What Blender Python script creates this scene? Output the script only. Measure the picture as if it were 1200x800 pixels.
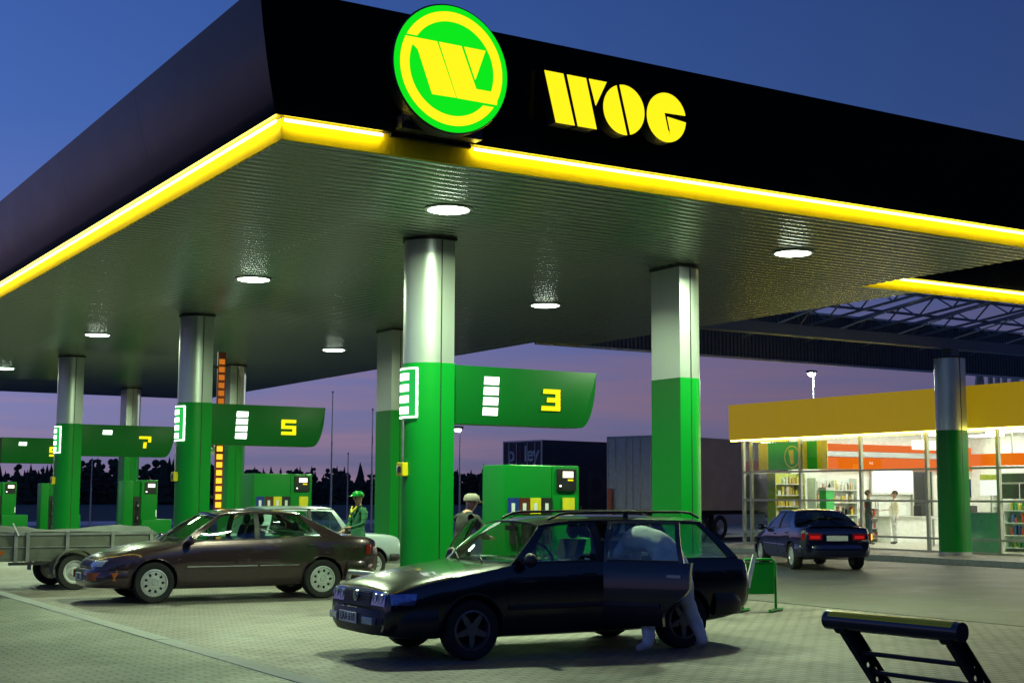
import bpy, bmesh, math, random
import numpy as np
from mathutils import Vector, Matrix
random.seed(7)
for o in list(bpy.data.objects): bpy.data.objects.remove(o)
SC = bpy.context.scene
COL = SC.collection
R = math.radians
PI = math.pi

# ------------------------------------------------------------------ camera
cam_d = bpy.data.cameras.new('Camera'); cam = bpy.data.objects.new('Camera', cam_d); COL.objects.link(cam)
cam_d.sensor_width = 36.0; cam_d.lens = 1633.155 / 1200 * 36.0
cam_d.clip_start = 0.05; cam_d.clip_end = 3000
YAW, PIT, ROL = R(31.458), R(6.363), R(0.246)
cam.location = (0, 0, 1.65)
_fw = Vector((math.sin(YAW)*math.cos(PIT), math.cos(YAW)*math.cos(PIT), math.sin(PIT)))
_r = Vector((math.cos(YAW), -math.sin(YAW), 0)); _u = _r.cross(_fw)
_r2 = _r*math.cos(ROL) + _u*math.sin(ROL); _u2 = -_r*math.sin(ROL) + _u*math.cos(ROL)
cam.rotation_euler = Matrix((_r2, _u2, -_fw)).transposed().to_euler()
SC.camera = cam

# ------------------------------------------------------------------ dusk sky
world = bpy.data.worlds.new('World'); SC.world = world; world.use_nodes = True
nt = world.node_tree; nt.nodes.clear()
def N(t, **k):
    n = nt.nodes.new(t)
    for a, b in k.items(): setattr(n, a, b)
    return n
out = N('ShaderNodeOutputWorld'); bg = N('ShaderNodeBackground'); tc = N('ShaderNodeTexCoord'); sep = N('ShaderNodeSeparateXYZ')
nt.links.new(tc.outputs['Generated'], sep.inputs[0])
ramp = N('ShaderNodeValToRGB')
el = ramp.color_ramp.elements
stops = [(0.0, (.135, .125, .225)), (.05, (.185, .178, .35)), (.10, (.150, .178, .42)), (.16, (.092, .145, .41)), (.26, (.046, .112, .37)), (.40, (.028, .078, .30)), (1.0, (.010, .028, .12))]
el[0].position = 0; el[0].color = (*stops[0][1], 1); el[1].position = 1; el[1].color = (*stops[-1][1], 1)
for p, c in stops[1:-1]:
    e = el.new(p); e.color = (*c, 1)
nt.links.new(sep.outputs[2], ramp.inputs[0])
# thin pink streaks of cloud low in the sky
mp = N('ShaderNodeMapping'); mp.inputs['Scale'].default_value = (2.2, 2.2, 34); nt.links.new(tc.outputs['Generated'], mp.inputs[0])
nz = N('ShaderNodeTexNoise'); nz.inputs['Scale'].default_value = 1.5; nz.inputs['Detail'].default_value = 5; nz.inputs['Roughness'].default_value = .55
nt.links.new(mp.outputs[0], nz.inputs['Vector'])
cr = N('ShaderNodeValToRGB'); cr.color_ramp.elements[0].position = .44; cr.color_ramp.elements[1].position = .68
nt.links.new(nz.outputs['Fac'], cr.inputs[0])
low = N('ShaderNodeMapRange'); low.inputs['From Min'].default_value = .17; low.inputs['From Max'].default_value = .05; nt.links.new(sep.outputs[2], low.inputs[0])
mul = N('ShaderNodeMath', operation='MULTIPLY'); nt.links.new(cr.outputs[0], mul.inputs[0]); nt.links.new(low.outputs[0], mul.inputs[1])
mul2 = N('ShaderNodeMath', operation='MULTIPLY'); nt.links.new(mul.outputs[0], mul2.inputs[0]); mul2.inputs[1].default_value = .9
mx = N('ShaderNodeMix', data_type='RGBA'); nt.links.new(mul2.outputs[0], mx.inputs[0]); nt.links.new(ramp.outputs[0], mx.inputs[6]); mx.inputs[7].default_value = (.31, .20, .30, 1)
# the west (towards -X) still holds more light
wst = N('ShaderNodeMapRange'); wst.inputs['From Min'].default_value = .88; wst.inputs['From Max'].default_value = .10; wst.inputs['To Min'].default_value = .42; wst.inputs['To Max'].default_value = 1.25
nt.links.new(sep.outputs[0], wst.inputs[0])
vm = N('ShaderNodeVectorMath', operation='SCALE'); nt.links.new(mx.outputs[2], vm.inputs[0]); nt.links.new(wst.outputs[0], vm.inputs['Scale'])
sky = N('ShaderNodeTexSky', sky_type='NISHITA'); sky.sun_disc = False; sky.sun_elevation = R(-3.0); sky.sun_rotation = R(-70)
sks = N('ShaderNodeVectorMath', operation='SCALE'); nt.links.new(sky.outputs[0], sks.inputs[0]); sks.inputs['Scale'].default_value = .05
add = N('ShaderNodeVectorMath', operation='ADD'); nt.links.new(vm.outputs[0], add.inputs[0]); nt.links.new(sks.outputs[0], add.inputs[1])
nt.links.new(add.outputs[0], bg.inputs[0]); bg.inputs[1].default_value = 1.0
nt.links.new(bg.outputs[0], out.inputs[0])

SC.view_settings.view_transform = 'Standard'; SC.view_settings.look = 'None'
SC.view_settings.exposure = 0.0; SC.view_settings.gamma = 1.0; SC.view_settings.use_curve_mapping = False
SC.render.engine = 'CYCLES'
cy = SC.cycles
cy.use_denoising = True; cy.max_bounces = 8; cy.diffuse_bounces = 4; cy.glossy_bounces = 4; cy.transparent_max_bounces = 24; cy.transmission_bounces = 6
cy.sample_clamp_indirect = 6.0; cy.caustics_reflective = False; cy.caustics_refractive = False
cy.use_light_tree = True

# ------------------------------------------------------------------ materials
MATS = {}
def mat(name, col=(.5, .5, .5), rough=.5, metal=0., emit=None, estr=0., var=.12, nscale=6., bump=0., bscale=60., coat=0., spec=.5, rvar=.12):
    if name in MATS: return MATS[name]
    m = bpy.data.materials.new(name); m.use_nodes = True; MATS[name] = m
    t = m.node_tree; b = t.nodes['Principled BSDF']
    b.inputs['Roughness'].default_value = rough; b.inputs['Metallic'].default_value = metal
    b.inputs['Base Color'].default_value = (*col, 1); b.inputs['Coat Weight'].default_value = coat; b.inputs['Coat Roughness'].default_value = .04
    b.inputs['Specular IOR Level'].default_value = spec
    if emit:
        b.inputs['Emission Color'].default_value = (*emit, 1); b.inputs['Emission Strength'].default_value = estr
    if var or bump or rvar:
        c = t.nodes.new('ShaderNodeTexCoord'); n = t.nodes.new('ShaderNodeTexNoise'); n.inputs['Scale'].default_value = nscale; n.inputs['Detail'].default_value = 6; n.inputs['Roughness'].default_value = .65
        t.links.new(c.outputs['Object'], n.inputs['Vector'])
        if var:
            r = t.nodes.new('ShaderNodeMapRange'); r.inputs['From Min'].default_value = .3; r.inputs['From Max'].default_value = .7; r.inputs['To Min'].default_value = 1-var; r.inputs['To Max'].default_value = 1+var
            t.links.new(n.outputs['Fac'], r.inputs[0])
            v = t.nodes.new('ShaderNodeVectorMath'); v.operation = 'SCALE'; v.inputs[0].default_value = col; t.links.new(r.outputs[0], v.inputs['Scale']); t.links.new(v.outputs[0], b.inputs['Base Color'])
        if rvar:
            r = t.nodes.new('ShaderNodeMapRange'); r.inputs['From Min'].default_value = .3; r.inputs['From Max'].default_value = .7; r.inputs['To Min'].default_value = max(.02, rough-rvar*.5); r.inputs['To Max'].default_value = min(1, rough+rvar)
            t.links.new(n.outputs['Fac'], r.inputs[0]); t.links.new(r.outputs[0], b.inputs['Roughness'])
        if bump:
            n2 = t.nodes.new('ShaderNodeTexNoise'); n2.inputs['Scale'].default_value = bscale; n2.inputs['Detail'].default_value = 3; t.links.new(c.outputs['Object'], n2.inputs['Vector'])
            bp = t.nodes.new('ShaderNodeBump'); bp.inputs['Strength'].default_value = bump; bp.inputs['Distance'].default_value = .01; t.links.new(n2.outputs['Fac'], bp.inputs['Height']); t.links.new(bp.outputs[0], b.inputs['Normal'])
    return m
def emis(name, col, s):
    if name in MATS: return MATS[name]
    m = bpy.data.materials.new(name); m.use_nodes = True; MATS[name] = m
    t = m.node_tree; t.nodes.clear(); o = t.nodes.new('ShaderNodeOutputMaterial'); e = t.nodes.new('ShaderNodeEmission')
    e.inputs[0].default_value = (*col, 1); e.inputs[1].default_value = s; t.links.new(e.outputs[0], o.inputs[0]); return m
def glassmat(name, tint=(.8, .85, .82), refl=1.0):
    if name in MATS: return MATS[name]
    m = bpy.data.materials.new(name); m.use_nodes = True; MATS[name] = m
    t = m.node_tree; t.nodes.clear(); o = t.nodes.new('ShaderNodeOutputMaterial')
    tr = t.nodes.new('ShaderNodeBsdfTransparent'); tr.inputs[0].default_value = (*tint, 1)
    g = t.nodes.new('ShaderNodeBsdfGlossy'); g.inputs['Roughness'].default_value = .01; g.inputs[0].default_value = (refl, refl, refl, 1)
    lw = t.nodes.new('ShaderNodeLayerWeight'); lw.inputs[0].default_value = .5
    pw = t.nodes.new('ShaderNodeMath'); pw.operation = 'POWER'; pw.inputs[1].default_value = 5.; t.links.new(lw.outputs['Facing'], pw.inputs[0])
    f = t.nodes.new('ShaderNodeMath'); f.operation = 'MULTIPLY_ADD'; f.inputs[1].default_value = .92; f.inputs[2].default_value = .045; t.links.new(pw.outputs[0], f.inputs[0])
    mx = t.nodes.new('ShaderNodeMixShader'); t.links.new(f.outputs[0], mx.inputs[0]); t.links.new(tr.outputs[0], mx.inputs[1]); t.links.new(g.outputs[0], mx.inputs[2]); t.links.new(mx.outputs[0], o.inputs[0])
    return m
def pavermat(name, col, joint, bw, bh, rot=0, dust=.25):
    m = bpy.data.materials.new(name); m.use_nodes = True; MATS[name] = m
    t = m.node_tree; b = t.nodes['Principled BSDF']; L = t.links.new
    c = t.nodes.new('ShaderNodeTexCoord'); mp = t.nodes.new('ShaderNodeMapping'); mp.inputs['Rotation'].default_value = (0, 0, rot); L(c.outputs['Object'], mp.inputs[0])
    br = t.nodes.new('ShaderNodeTexBrick'); br.inputs['Scale'].default_value = 1.0; br.inputs['Brick Width'].default_value = bw; br.inputs['Row Height'].default_value = bh
    br.inputs['Mortar Size'].default_value = .011; br.inputs['Mortar Smooth'].default_value = .25; br.inputs['Bias'].default_value = -.1
    br.inputs['Color1'].default_value = (*col, 1); br.inputs['Color2'].default_value = (*[x*.74 for x in col], 1); br.inputs['Mortar'].default_value = (*joint, 1)
    wn = t.nodes.new('ShaderNodeTexNoise'); wn.inputs['Scale'].default_value = 7; wn.inputs['Detail'].default_value = 2; L(c.outputs['Object'], wn.inputs['Vector'])
    ws = t.nodes.new('ShaderNodeVectorMath'); ws.operation = 'SCALE'; ws.inputs['Scale'].default_value = .010; L(wn.outputs['Color'], ws.inputs[0])
    wa = t.nodes.new('ShaderNodeVectorMath'); wa.operation = 'ADD'; L(mp.outputs[0], wa.inputs[0]); L(ws.outputs[0], wa.inputs[1]); L(wa.outputs[0], br.inputs['Vector'])
    n = t.nodes.new('ShaderNodeTexNoise'); n.inputs['Scale'].default_value = .55; n.inputs['Detail'].default_value = 8; n.inputs['Roughness'].default_value = .7; L(c.outputs['Object'], n.inputs['Vector'])
    r = t.nodes.new('ShaderNodeMapRange'); r.inputs['From Min'].default_value = .3; r.inputs['From Max'].default_value = .7; r.inputs['To Min'].default_value = 1-dust; r.inputs['To Max'].default_value = 1+dust; L(n.outputs['Fac'], r.inputs[0])
    # oil and tyre stains
    n3 = t.nodes.new('ShaderNodeTexNoise'); n3.inputs['Scale'].default_value = .9; n3.inputs['Detail'].default_value = 3; L(c.outputs['Object'], n3.inputs['Vector'])
    r3 = t.nodes.new('ShaderNodeMapRange'); r3.inputs['From Min'].default_value = .60; r3.inputs['From Max'].default_value = .72; r3.inputs['To Min'].default_value = 1; r3.inputs['To Max'].default_value = .62; L(n3.outputs['Fac'], r3.inputs[0])
    mm = t.nodes.new('ShaderNodeMath'); mm.operation = 'MULTIPLY'; L(r.outputs[0], mm.inputs[0]); L(r3.outputs[0], mm.inputs[1])
    v = t.nodes.new('ShaderNodeVectorMath'); v.operation = 'SCALE'; L(br.outputs['Color'], v.inputs[0]); L(mm.outputs[0], v.inputs['Scale']); L(v.outputs[0], b.inputs['Base Color'])
    r2 = t.nodes.new('ShaderNodeMapRange'); r2.inputs['From Min'].default_value = .35; r2.inputs['From Max'].default_value = .7; r2.inputs['To Min'].default_value = .42; r2.inputs['To Max'].default_value = .75; L(n.outputs['Fac'], r2.inputs[0]); L(r2.outputs[0], b.inputs['Roughness'])
    n2 = t.nodes.new('ShaderNodeTexNoise'); n2.inputs['Scale'].default_value = 40; n2.inputs['Detail'].default_value = 4; L(c.outputs['Object'], n2.inputs['Vector'])
    s = t.nodes.new('ShaderNodeMath'); s.operation = 'MULTIPLY_ADD'; s.inputs[1].default_value = -1.; L(br.outputs['Fac'], s.inputs[0])
    k = t.nodes.new('ShaderNodeMath'); k.operation = 'MULTIPLY'; k.inputs[1].default_value = .35; L(n2.outputs['Fac'], k.inputs[0]); L(k.outputs[0], s.inputs[2])
    bp = t.nodes.new('ShaderNodeBump'); bp.inputs['Strength'].default_value = .9; bp.inputs['Distance'].default_value = .012; L(s.outputs[0], bp.inputs['Height']); L(bp.outputs[0], b.inputs['Normal'])
    return m

M_green = mat('green_paint', (.002, .215, .020), .34, var=.03, nscale=1.2, rvar=.05, spec=.28)
M_greend = mat('green_enamel', (.002, .19, .018), .38, var=.03, nscale=1.2, rvar=.05, spec=.25)
M_blade = mat('blade_green', (.001, .105, .012), .42, var=.03, nscale=1.2, rvar=.05, spec=.2)
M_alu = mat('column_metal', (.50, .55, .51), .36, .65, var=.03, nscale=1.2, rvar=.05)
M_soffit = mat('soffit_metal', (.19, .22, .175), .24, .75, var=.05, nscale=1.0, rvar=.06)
M_fascia = mat('fascia_black', (.003, .005, .005), .22, var=.15, nscale=.8, rvar=.05, spec=.15)
M_black = mat('black_plastic', (.012, .012, .013), .45, var=.25)
M_dark = mat('dark_void', (.006, .006, .007), .7, var=.2)
M_band = mat('neon_band', (.86, .66, .010), .65, var=.04, spec=.08)
M_tube = emis('neon_tube', (1., .84, .10), 24.)
M_lens = emis('lamp_lens', (.86, 1., .82), 40.)
M_white = mat('white_paint', (.75, .76, .74), .45, var=.03)
M_conc = mat('concrete', (.28, .28, .26), .75, var=.18, nscale=9, bump=.25, bscale=90)
M_kerbc = mat('kerb_concrete', (.30, .31, .28), .75, var=.18, nscale=9, bump=.25, bscale=90)
M_steel = mat('galvanised_steel', (.36, .37, .37), .38, .85, var=.12)
M_chrome = mat('chrome', (.75, .75, .75), .12, 1., var=.03, rvar=0)
M_rubber = mat('rubber', (.014, .014, .014), .8, var=.2, bump=.2, bscale=120)
M_yglow = emis('yellow_glow', (1., .84, .012), 1.12)
M_ggl = emis('green_glow', (.004, .78, .012), 1.05)
M_wglow = emis('white_glow', (.95, 1., .93), 3.2)
M_gpan = emis('green_panel_glow', (.03, .72, .12), .75)
M_yellow = mat('yellow_paint', (.72, .56, .01), .4, var=.08)

# ------------------------------------------------------------------ mesh helpers
ORIG = {}
class MB:
    def __init__(s): s.v = []; s.f = []; s.m = []
    def add(s, vs, fs, mi=0):
        b = len(s.v); s.v += [tuple(map(float, p)) for p in vs]; s.f += [tuple(b+i for i in f) for f in fs]; s.m += [mi]*len(fs); return s
    def box(s, x0, x1, y0, y1, z0, z1, mi=0):
        v = [(x, y, z) for x in (x0, x1) for y in (y0, y1) for z in (z0, z1)]
        return s.add(v, [(0, 1, 3, 2), (4, 6, 7, 5), (0, 4, 5, 1), (2, 3, 7, 6), (0, 2, 6, 4), (1, 5, 7, 3)], mi)
    def obox(s, M, dx, dy, dz, mi=0):   # box of full sizes dx,dy,dz centred on matrix M
        v = [M @ Vector((x*dx/2, y*dy/2, z*dz/2)) for x in (-1, 1) for y in (-1, 1) for z in (-1, 1)]
        return s.add(v, [(0, 1, 3, 2), (4, 6, 7, 5), (0, 4, 5, 1), (2, 3, 7, 6), (0, 2, 6, 4), (1, 5, 7, 3)], mi)
    def prism(s, poly, fa, fb, mi=0):   # poly 2-D points, fa/fb map them to the two end faces
        n = len(poly); A = [fa(*p) for p in poly]; B = [fb(*p) for p in poly]
        return s.add(A+B, [tuple(range(n-1, -1, -1)), tuple(range(n, 2*n))] + [(i, (i+1) % n, n+(i+1) % n, n+i) for i in range(n)], mi)
    def bar(s, a, b, w, h=None, mi=0, up=(0, 0, 1)):
        a = Vector(a); b = Vector(b); d = b-a; L = d.length; d.normalize(); u = Vector(up)
        if abs(d.dot(u)) > .97: u = Vector((1, 0, 0))
        x = d.cross(u).normalized(); z = x.cross(d).normalized(); h = h or w
        M = Matrix((x, d, z)).transposed().to_4x4(); M.translation = (a+b)/2
        return s.obox(M, w, L, h, mi)
    def tube(s, pts, r, n=8, mi=0, cap=True, close=False):
        pts = [Vector(p) for p in pts]; k = len(pts); rs = r if isinstance(r, (list, tuple)) else [r]*k
        up = None; rings = []
        for i, p in enumerate(pts):
            if close: d = pts[(i+1) % k]-pts[i-1]
            else: d = (pts[min(i+1, k-1)]-pts[max(i-1, 0)])
            d.normalize()
            if up is None:
                up = Vector((0, 0, 1)) if abs(d.z) < .9 else Vector((1, 0, 0))
            x = d.cross(up)
            if x.length < 1e-5: x = d.cross(Vector((0, 1, 0)))
            x.normalize(); up = x.cross(d).normalized()
            rings.append([p+(x*math.cos(2*PI*j/n)+up*math.sin(2*PI*j/n))*rs[i] for j in range(n)])
        v = [q for g in rings for q in g]; f = []
        for i in range(k if close else k-1):
            for j in range(n): f.append((i*n+j, i*n+(j+1) % n, ((i+1) % k)*n+(j+1) % n, ((i+1) % k)*n+j))
        if cap and not close: f += [tuple(range(n-1, -1, -1)), tuple((k-1)*n+j for j in range(n))]
        return s.add(v, f, mi)
    def lathe(s, prof, M=Matrix(), n=24, mi=0, closed=False):   # prof [(r,z)], around local z
        k = len(prof); v = [M @ Vector((r*math.cos(2*PI*j/n), r*math.sin(2*PI*j/n), z)) for r, z in prof for j in range(n)]
        f = [(i*n+j, i*n+(j+1) % n, ((i+1) % k)*n+(j+1) % n, ((i+1) % k)*n+j) for i in range(k if closed else k-1) for j in range(n)]
        if not closed: f += [tuple(range(n-1, -1, -1)), tuple((k-1)*n+j for j in range(n))]
        return s.add(v, f, mi)
    def grid(s, rows, mi=0, thick=None):
        n = len(rows[0]); k = len(rows)
        v = [p for r in rows for p in r]; f = [(i*n+j, i*n+j+1, (i+1)*n+j+1, (i+1)*n+j) for i in range(k-1) for j in range(n-1)]
        if thick is not None:   # thick: offset vector or function(point)->point giving the inner skin
            w = [thick(p) for p in v]; o = n*k
            f2 = [tuple(o+q for q in reversed(g)) for g in f]
            b = [i for i in range(n)] + [i*n+n-1 for i in range(1, k)] + [(k-1)*n+j for j in range(n-2, -1, -1)] + [i*n for i in range(k-2, 0, -1)]
            e = [(b[i], o+b[i], o+b[(i+1) % len(b)], b[(i+1) % len(b)]) for i in range(len(b))]
            return s.add(list(v)+w, f+f2+e, mi)
        return s.add(v, f, mi)
    def ball(s, c, rx, ry=None, rz=None, n=12, m=8, mi=0):
        ry = ry or rx; rz = rz or rx
        prof = [(math.sin(PI*i/m), -math.cos(PI*i/m)) for i in range(1, m)]
        v = [(c[0]+rx*r*math.cos(2*PI*j/n), c[1]+ry*r*math.sin(2*PI*j/n), c[2]+rz*z) for r, z in prof for j in range(n)]
        k = len(prof); f = [(i*n+j, i*n+(j+1) % n, (i+1)*n+(j+1) % n, (i+1)*n+j) for i in range(k-1) for j in range(n)]
        b = len(v); v += [(c[0], c[1], c[2]-rz), (c[0], c[1], c[2]+rz)]
        f += [(b, (j+1) % n, j) for j in range(n)] + [(b+1, (k-1)*n+j, (k-1)*n+(j+1) % n) for j in range(n)]
        return s.add(v, f, mi)
    def xf(s, M):
        s.v = [tuple(M @ Vector(p)) for p in s.v]; return s
    def build(s, name, mt, parent=None, smooth=None, loc=None, bevel=0, fix=True):
        me = bpy.data.meshes.new(name)
        o0 = None
        if parent is not None:
            p = parent
            while p.parent is not None: p = p.parent
            o0 = ORIG.get(p.name)
        if o0 is None and loc is not None: o0 = loc
        vs = s.v if o0 is None else [(a-o0[0], b-o0[1], c-o0[2]) for a, b, c in s.v]
        me.from_pydata(vs, [], s.f)
        for m_ in (mt if isinstance(mt, (list, tuple)) else [mt]): me.materials.append(m_)
        if any(s.m): me.polygons.foreach_set('material_index', s.m)
        if fix:
            bm = bmesh.new(); bm.from_mesh(me); bmesh.ops.recalc_face_normals(bm, faces=bm.faces)
            if bevel: bmesh.ops.bevel(bm, geom=bm.edges[:], offset=bevel, segments=2, affect='EDGES', profile=.6, clamp_overlap=True)
            bm.to_mesh(me); bm.free()
        if smooth:
            me.shade_smooth(); me.set_sharp_from_angle(angle=R(smooth))
        o = bpy.data.objects.new(name, me); COL.objects.link(o)
        if parent is not None: o.parent = parent
        elif loc is not None: o.location = loc; ORIG[o.name] = loc
        return o
def tag(o, label=None, cat=None, group=None, kind=None):
    if label: o['label'] = label
    if cat: o['category'] = cat
    if group: o['group'] = group
    if kind: o['kind'] = kind
    return o
def thing(name, loc, label, cat, group=None, world=True, rz=0):
    o = bpy.data.objects.new(name, None); COL.objects.link(o); o.location = loc; o.rotation_euler = (0, 0, rz); o.empty_display_size = .2
    if world: ORIG[o.name] = tuple(loc)     # parts are given in world coordinates
    return tag(o, label, cat, group)
def clone(o, parent=None):
    c = o.copy(); COL.objects.link(c); c.parent = parent
    for ch in list(o.children): clone(ch, c)
    return c
def textmesh(txt, size, M, ext=.002, align='CENTER', bold=0.0):
    cu = bpy.data.curves.new('t', 'FONT'); cu.body = txt; cu.size = size; cu.align_x = align; cu.align_y = 'CENTER'; cu.extrude = ext; cu.offset = bold; cu.resolution_u = 3
    ob = bpy.data.objects.new('t', cu); COL.objects.link(ob)
    dg = bpy.context.evaluated_depsgraph_get(); me = bpy.data.meshes.new_from_object(ob.evaluated_get(dg))
    mb = MB(); mb.add([M @ v.co for v in me.vertices], [tuple(p.vertices) for p in me.polygons])
    bpy.data.objects.remove(ob); bpy.data.curves.remove(cu); bpy.data.meshes.remove(me)
    return mb
def pchip(pts):
    xs = np.array([p[0] for p in pts], float); ys = np.array([p[1] for p in pts], float)
    o = np.argsort(xs); xs = xs[o]; ys = ys[o]; h = np.diff(xs); d = np.diff(ys)/h; m = np.zeros_like(ys)
    for i in range(1, len(xs)-1):
        if d[i-1]*d[i] > 0:
            w1 = 2*h[i]+h[i-1]; w2 = h[i]+2*h[i-1]; m[i] = (w1+w2)/(w1/d[i-1]+w2/d[i])
    m[0] = d[0]; m[-1] = d[-1]
    def g(x):
        x = min(max(x, xs[0]), xs[-1]); i = min(max(int(np.searchsorted(xs, x)-1), 0), len(xs)-2); t = (x-xs[i])/h[i]
        return float((2*t**3-3*t**2+1)*ys[i]+(t**3-2*t**2+t)*h[i]*m[i]+(-2*t**3+3*t**2)*ys[i+1]+(t**3-t**2)*h[i]*m[i+1])
    return g
# ------------------------------------------------------------------ ground
def sheet(name, x0, x1, y0, y1, z, m):
    b = MB(); b.add([(x0, y0, z), (x1, y0, z), (x1, y1, z), (x0, y1, z)], [(0, 1, 2, 3)]); o = b.build(name, m); o['kind'] = 'structure'; return o
M_asph = mat('asphalt', (.055, .055, .052), .55, var=.25, nscale=1.2, bump=.6, bscale=130, rvar=.18)
M_drive = mat('drive_asphalt', (.12, .115, .095), .48, var=.2, nscale=.8, bump=.45, bscale=110, rvar=.16)
M_pavA = pavermat('pavers_inner', (.225, .20, .165), (.055, .048, .04), .21, .105)
M_pavB = pavermat('pavers_outer', (.15, .18, .125), (.04, .046, .034), .21, .105, rot=0)
sheet('ground', -1500, 1500, -1500, 1500, 0.0, M_asph)
sheet('forecourt_paving', 5.22, 15.3, 2.0, 57, .004, M_pavA)
sheet('outer_paving', -9, 4.98, 2.0, 57, .004, M_pavB)
sheet('driveway', 15.36, 28.0, 2.0, 60, .004, M_drive)
# drainage kerb strips made of single concrete stones
k = MB().box(-.119, .119, -.495, .495, 0, .012).build('kerb_stone', M_kerbc, bevel=.004)
ks = thing('edging_strip', (5.1, 2, 0), 'pale concrete edging strip running back along the left of the forecourt', 'kerb'); ks['kind'] = 'structure'; del ks['category']
k.parent = ks; k.location = (0, .5, 0)
for i in range(1, 55):
    c = k.copy(); COL.objects.link(c); c.location = (random.uniform(-.003, .003), .5+i, random.uniform(-.002, .001))
MB().box(15.30, 15.36, 2, 50, 0, .008).build('drain_joint', M_black)['kind'] = 'structure'
# pavement before the shop, with kerb stones
pv = MB().box(28.16, 45, 12, 37.2, 0, .15).build('pavement', pavermat('pavers_shop', (.26, .235, .18), (.08, .07, .05), .4, .2)); pv['kind'] = 'structure'
k2 = MB().box(-.075, .075, -.495, .495, -.01, .16).build('kerb_stone', M_kerbc, bevel=.012); k2.parent = pv; k2.location = (28.08, 12.5, 0)
for i in range(1, 25):
    c = k2.copy(); COL.objects.link(c); c.location = (28.08+random.uniform(-.006, .006), 12.5+i, random.uniform(-.006, .004))

# ------------------------------------------------------------------ canopy
X0, X1, X2, Y0, YB, YL0, YL1 = 5.58, 18.6, 20.0, 13.94, 54.5, 18.15, 29.2
SZ = 5.5
can = thing('fuel_canopy', (9.8, 18.4, 0), 'large filling station canopy with black flared fascia and ribbed metal soffit', 'canopy')
def soffit_mesh(xa, xb):
    p = [(-.088, 5.545), (-.086, 5.509), (-.070, 5.5), (0, 5.496), (.070, 5.5), (.086, 5.509), (.088, 5.545)]
    b = MB(); b.grid([[(xa, y, z) for y, z in p], [(xb, y, z) for y, z in p]]); return b
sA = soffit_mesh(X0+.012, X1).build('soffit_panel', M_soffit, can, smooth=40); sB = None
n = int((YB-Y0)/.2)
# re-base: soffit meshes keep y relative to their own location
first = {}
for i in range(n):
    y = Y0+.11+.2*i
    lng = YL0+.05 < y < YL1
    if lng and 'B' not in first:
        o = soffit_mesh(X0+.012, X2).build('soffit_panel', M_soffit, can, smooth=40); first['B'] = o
    elif not lng and 'A' not in first:
        o = sA; first['A'] = o
    else:
        o = first['B' if lng else 'A'].copy(); COL.objects.link(o)
    o.location = (0, y, random.uniform(-.0006, .0006))
MB().box(X0+.02, X1-.02, Y0+.02, YB-.02, 5.55, 5.62).build('canopy_deck', M_dark, can)
MB().box(X1-.01, X2-.01, YL0+.02, YL1-.02, 5.551, 5.618).build('canopy_deck', M_dark, can)
# soffit edge trim
PROF = [(.02, 5.735), (.115, 5.735), (.135, 5.76), (.17, 5.86), (.24, 6.05), (.31, 6.28), (.39, 6.58), (.44, 6.83), (.48, 7.0), (.44, 7.0), (.30, 6.6), (.10, 6.2), (.0, 5.9)]
def fpanel(kind, a, b):
    # kind: 'front' runs along x at y=Yf facing -y; 'left' along y facing -x; 'right' along y facing +x
    mb = MB()
    def P(o, z, t, end):
        return None
    return mb
def fascia_run(kind, base, a, b, mitre_a, mitre_b, npan, parent, m=M_fascia):
    "one flared panel after another between a and b; a mitred end follows the offset"
    L = (b-a)/npan
    for i in range(npan):
        s0, s1 = a+L*i, a+L*(i+1)
        mb = MB(); A = []; B = []
        for o, z in PROF:
            e0 = s0 - (o*mitre_a if i == 0 else -.003); e1 = s1 + (o*mitre_b if i == npan-1 else -.003)
            if kind == 'front': A.append((e0, base-o, z)); B.append((e1, base-o, z))
            elif kind == 'left': A.append((base-o, e0, z)); B.append((base-o, e1, z))
            elif kind == 'right': A.append((base+o, e0, z)); B.append((base+o, e1, z))
            else: A.append((e0, base+o, z)); B.append((e1, base+o, z))
        k = len(PROF)
        mb.add(A+B, [tuple(range(k)), tuple(range(2*k-1, k-1, -1))]+[(j, (j+1) % k, k+(j+1) % k, k+j) for j in range(k)])
        mb.build('fascia_panel', m, parent, smooth=50)
fascia_run('front', Y0, X0, X1, 1, 1, 4, can)
fascia_run('left', X0, Y0, YB, 1, 1, 10, can)
fascia_run('right', X1, Y0, YL0-.5, 1, 0, 1, can)
fascia_run('right', X1, YL1+.3, YB, 0, 1, 6, can)
fascia_run('back', YB, X0, X1, 1, 1, 4, can)
# yellow band and neon tube under the fascia
def band(parent, a, b, fixed, kind, gap=None, a_in=0, b_in=0):
    mb = MB()
    if kind == 'front': mb.box(a, b, fixed, fixed+.03, SZ, 5.737)
    else: mb.box(fixed-.03 if kind == 'right' else fixed, fixed if kind == 'right' else fixed+.03, a, b, SZ, 5.737)
    mb.build('neon_band', M_band, parent)
    segs = [(a, b)] if gap is None else [(a, gap[0]), (gap[1], b)]
    for s0, s1 in segs:
        n_ = max(1, round((s1-s0)/2.6)); L = (s1-s0)/n_
        for i in range(n_):
            p, q = s0+L*i+.012, s0+L*(i+1)-.012
            off = .055; z = 5.700
            if kind == 'front': pts = [(p, fixed-off, z), (q, fixed-off, z)]
            elif kind == 'left': pts = [(fixed-off, p, z), (fixed-off, q, z)]
            else: pts = [(fixed+off, p, z), (fixed+off, q, z)]
            MB().tube(pts, .017, 8).build('neon_tube', M_tube, parent, smooth=60)
band(can, X0, X1, Y0, 'front', gap=(6.78, 7.95), )
band(can, Y0+.031, YB, X0, 'left')
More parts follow.
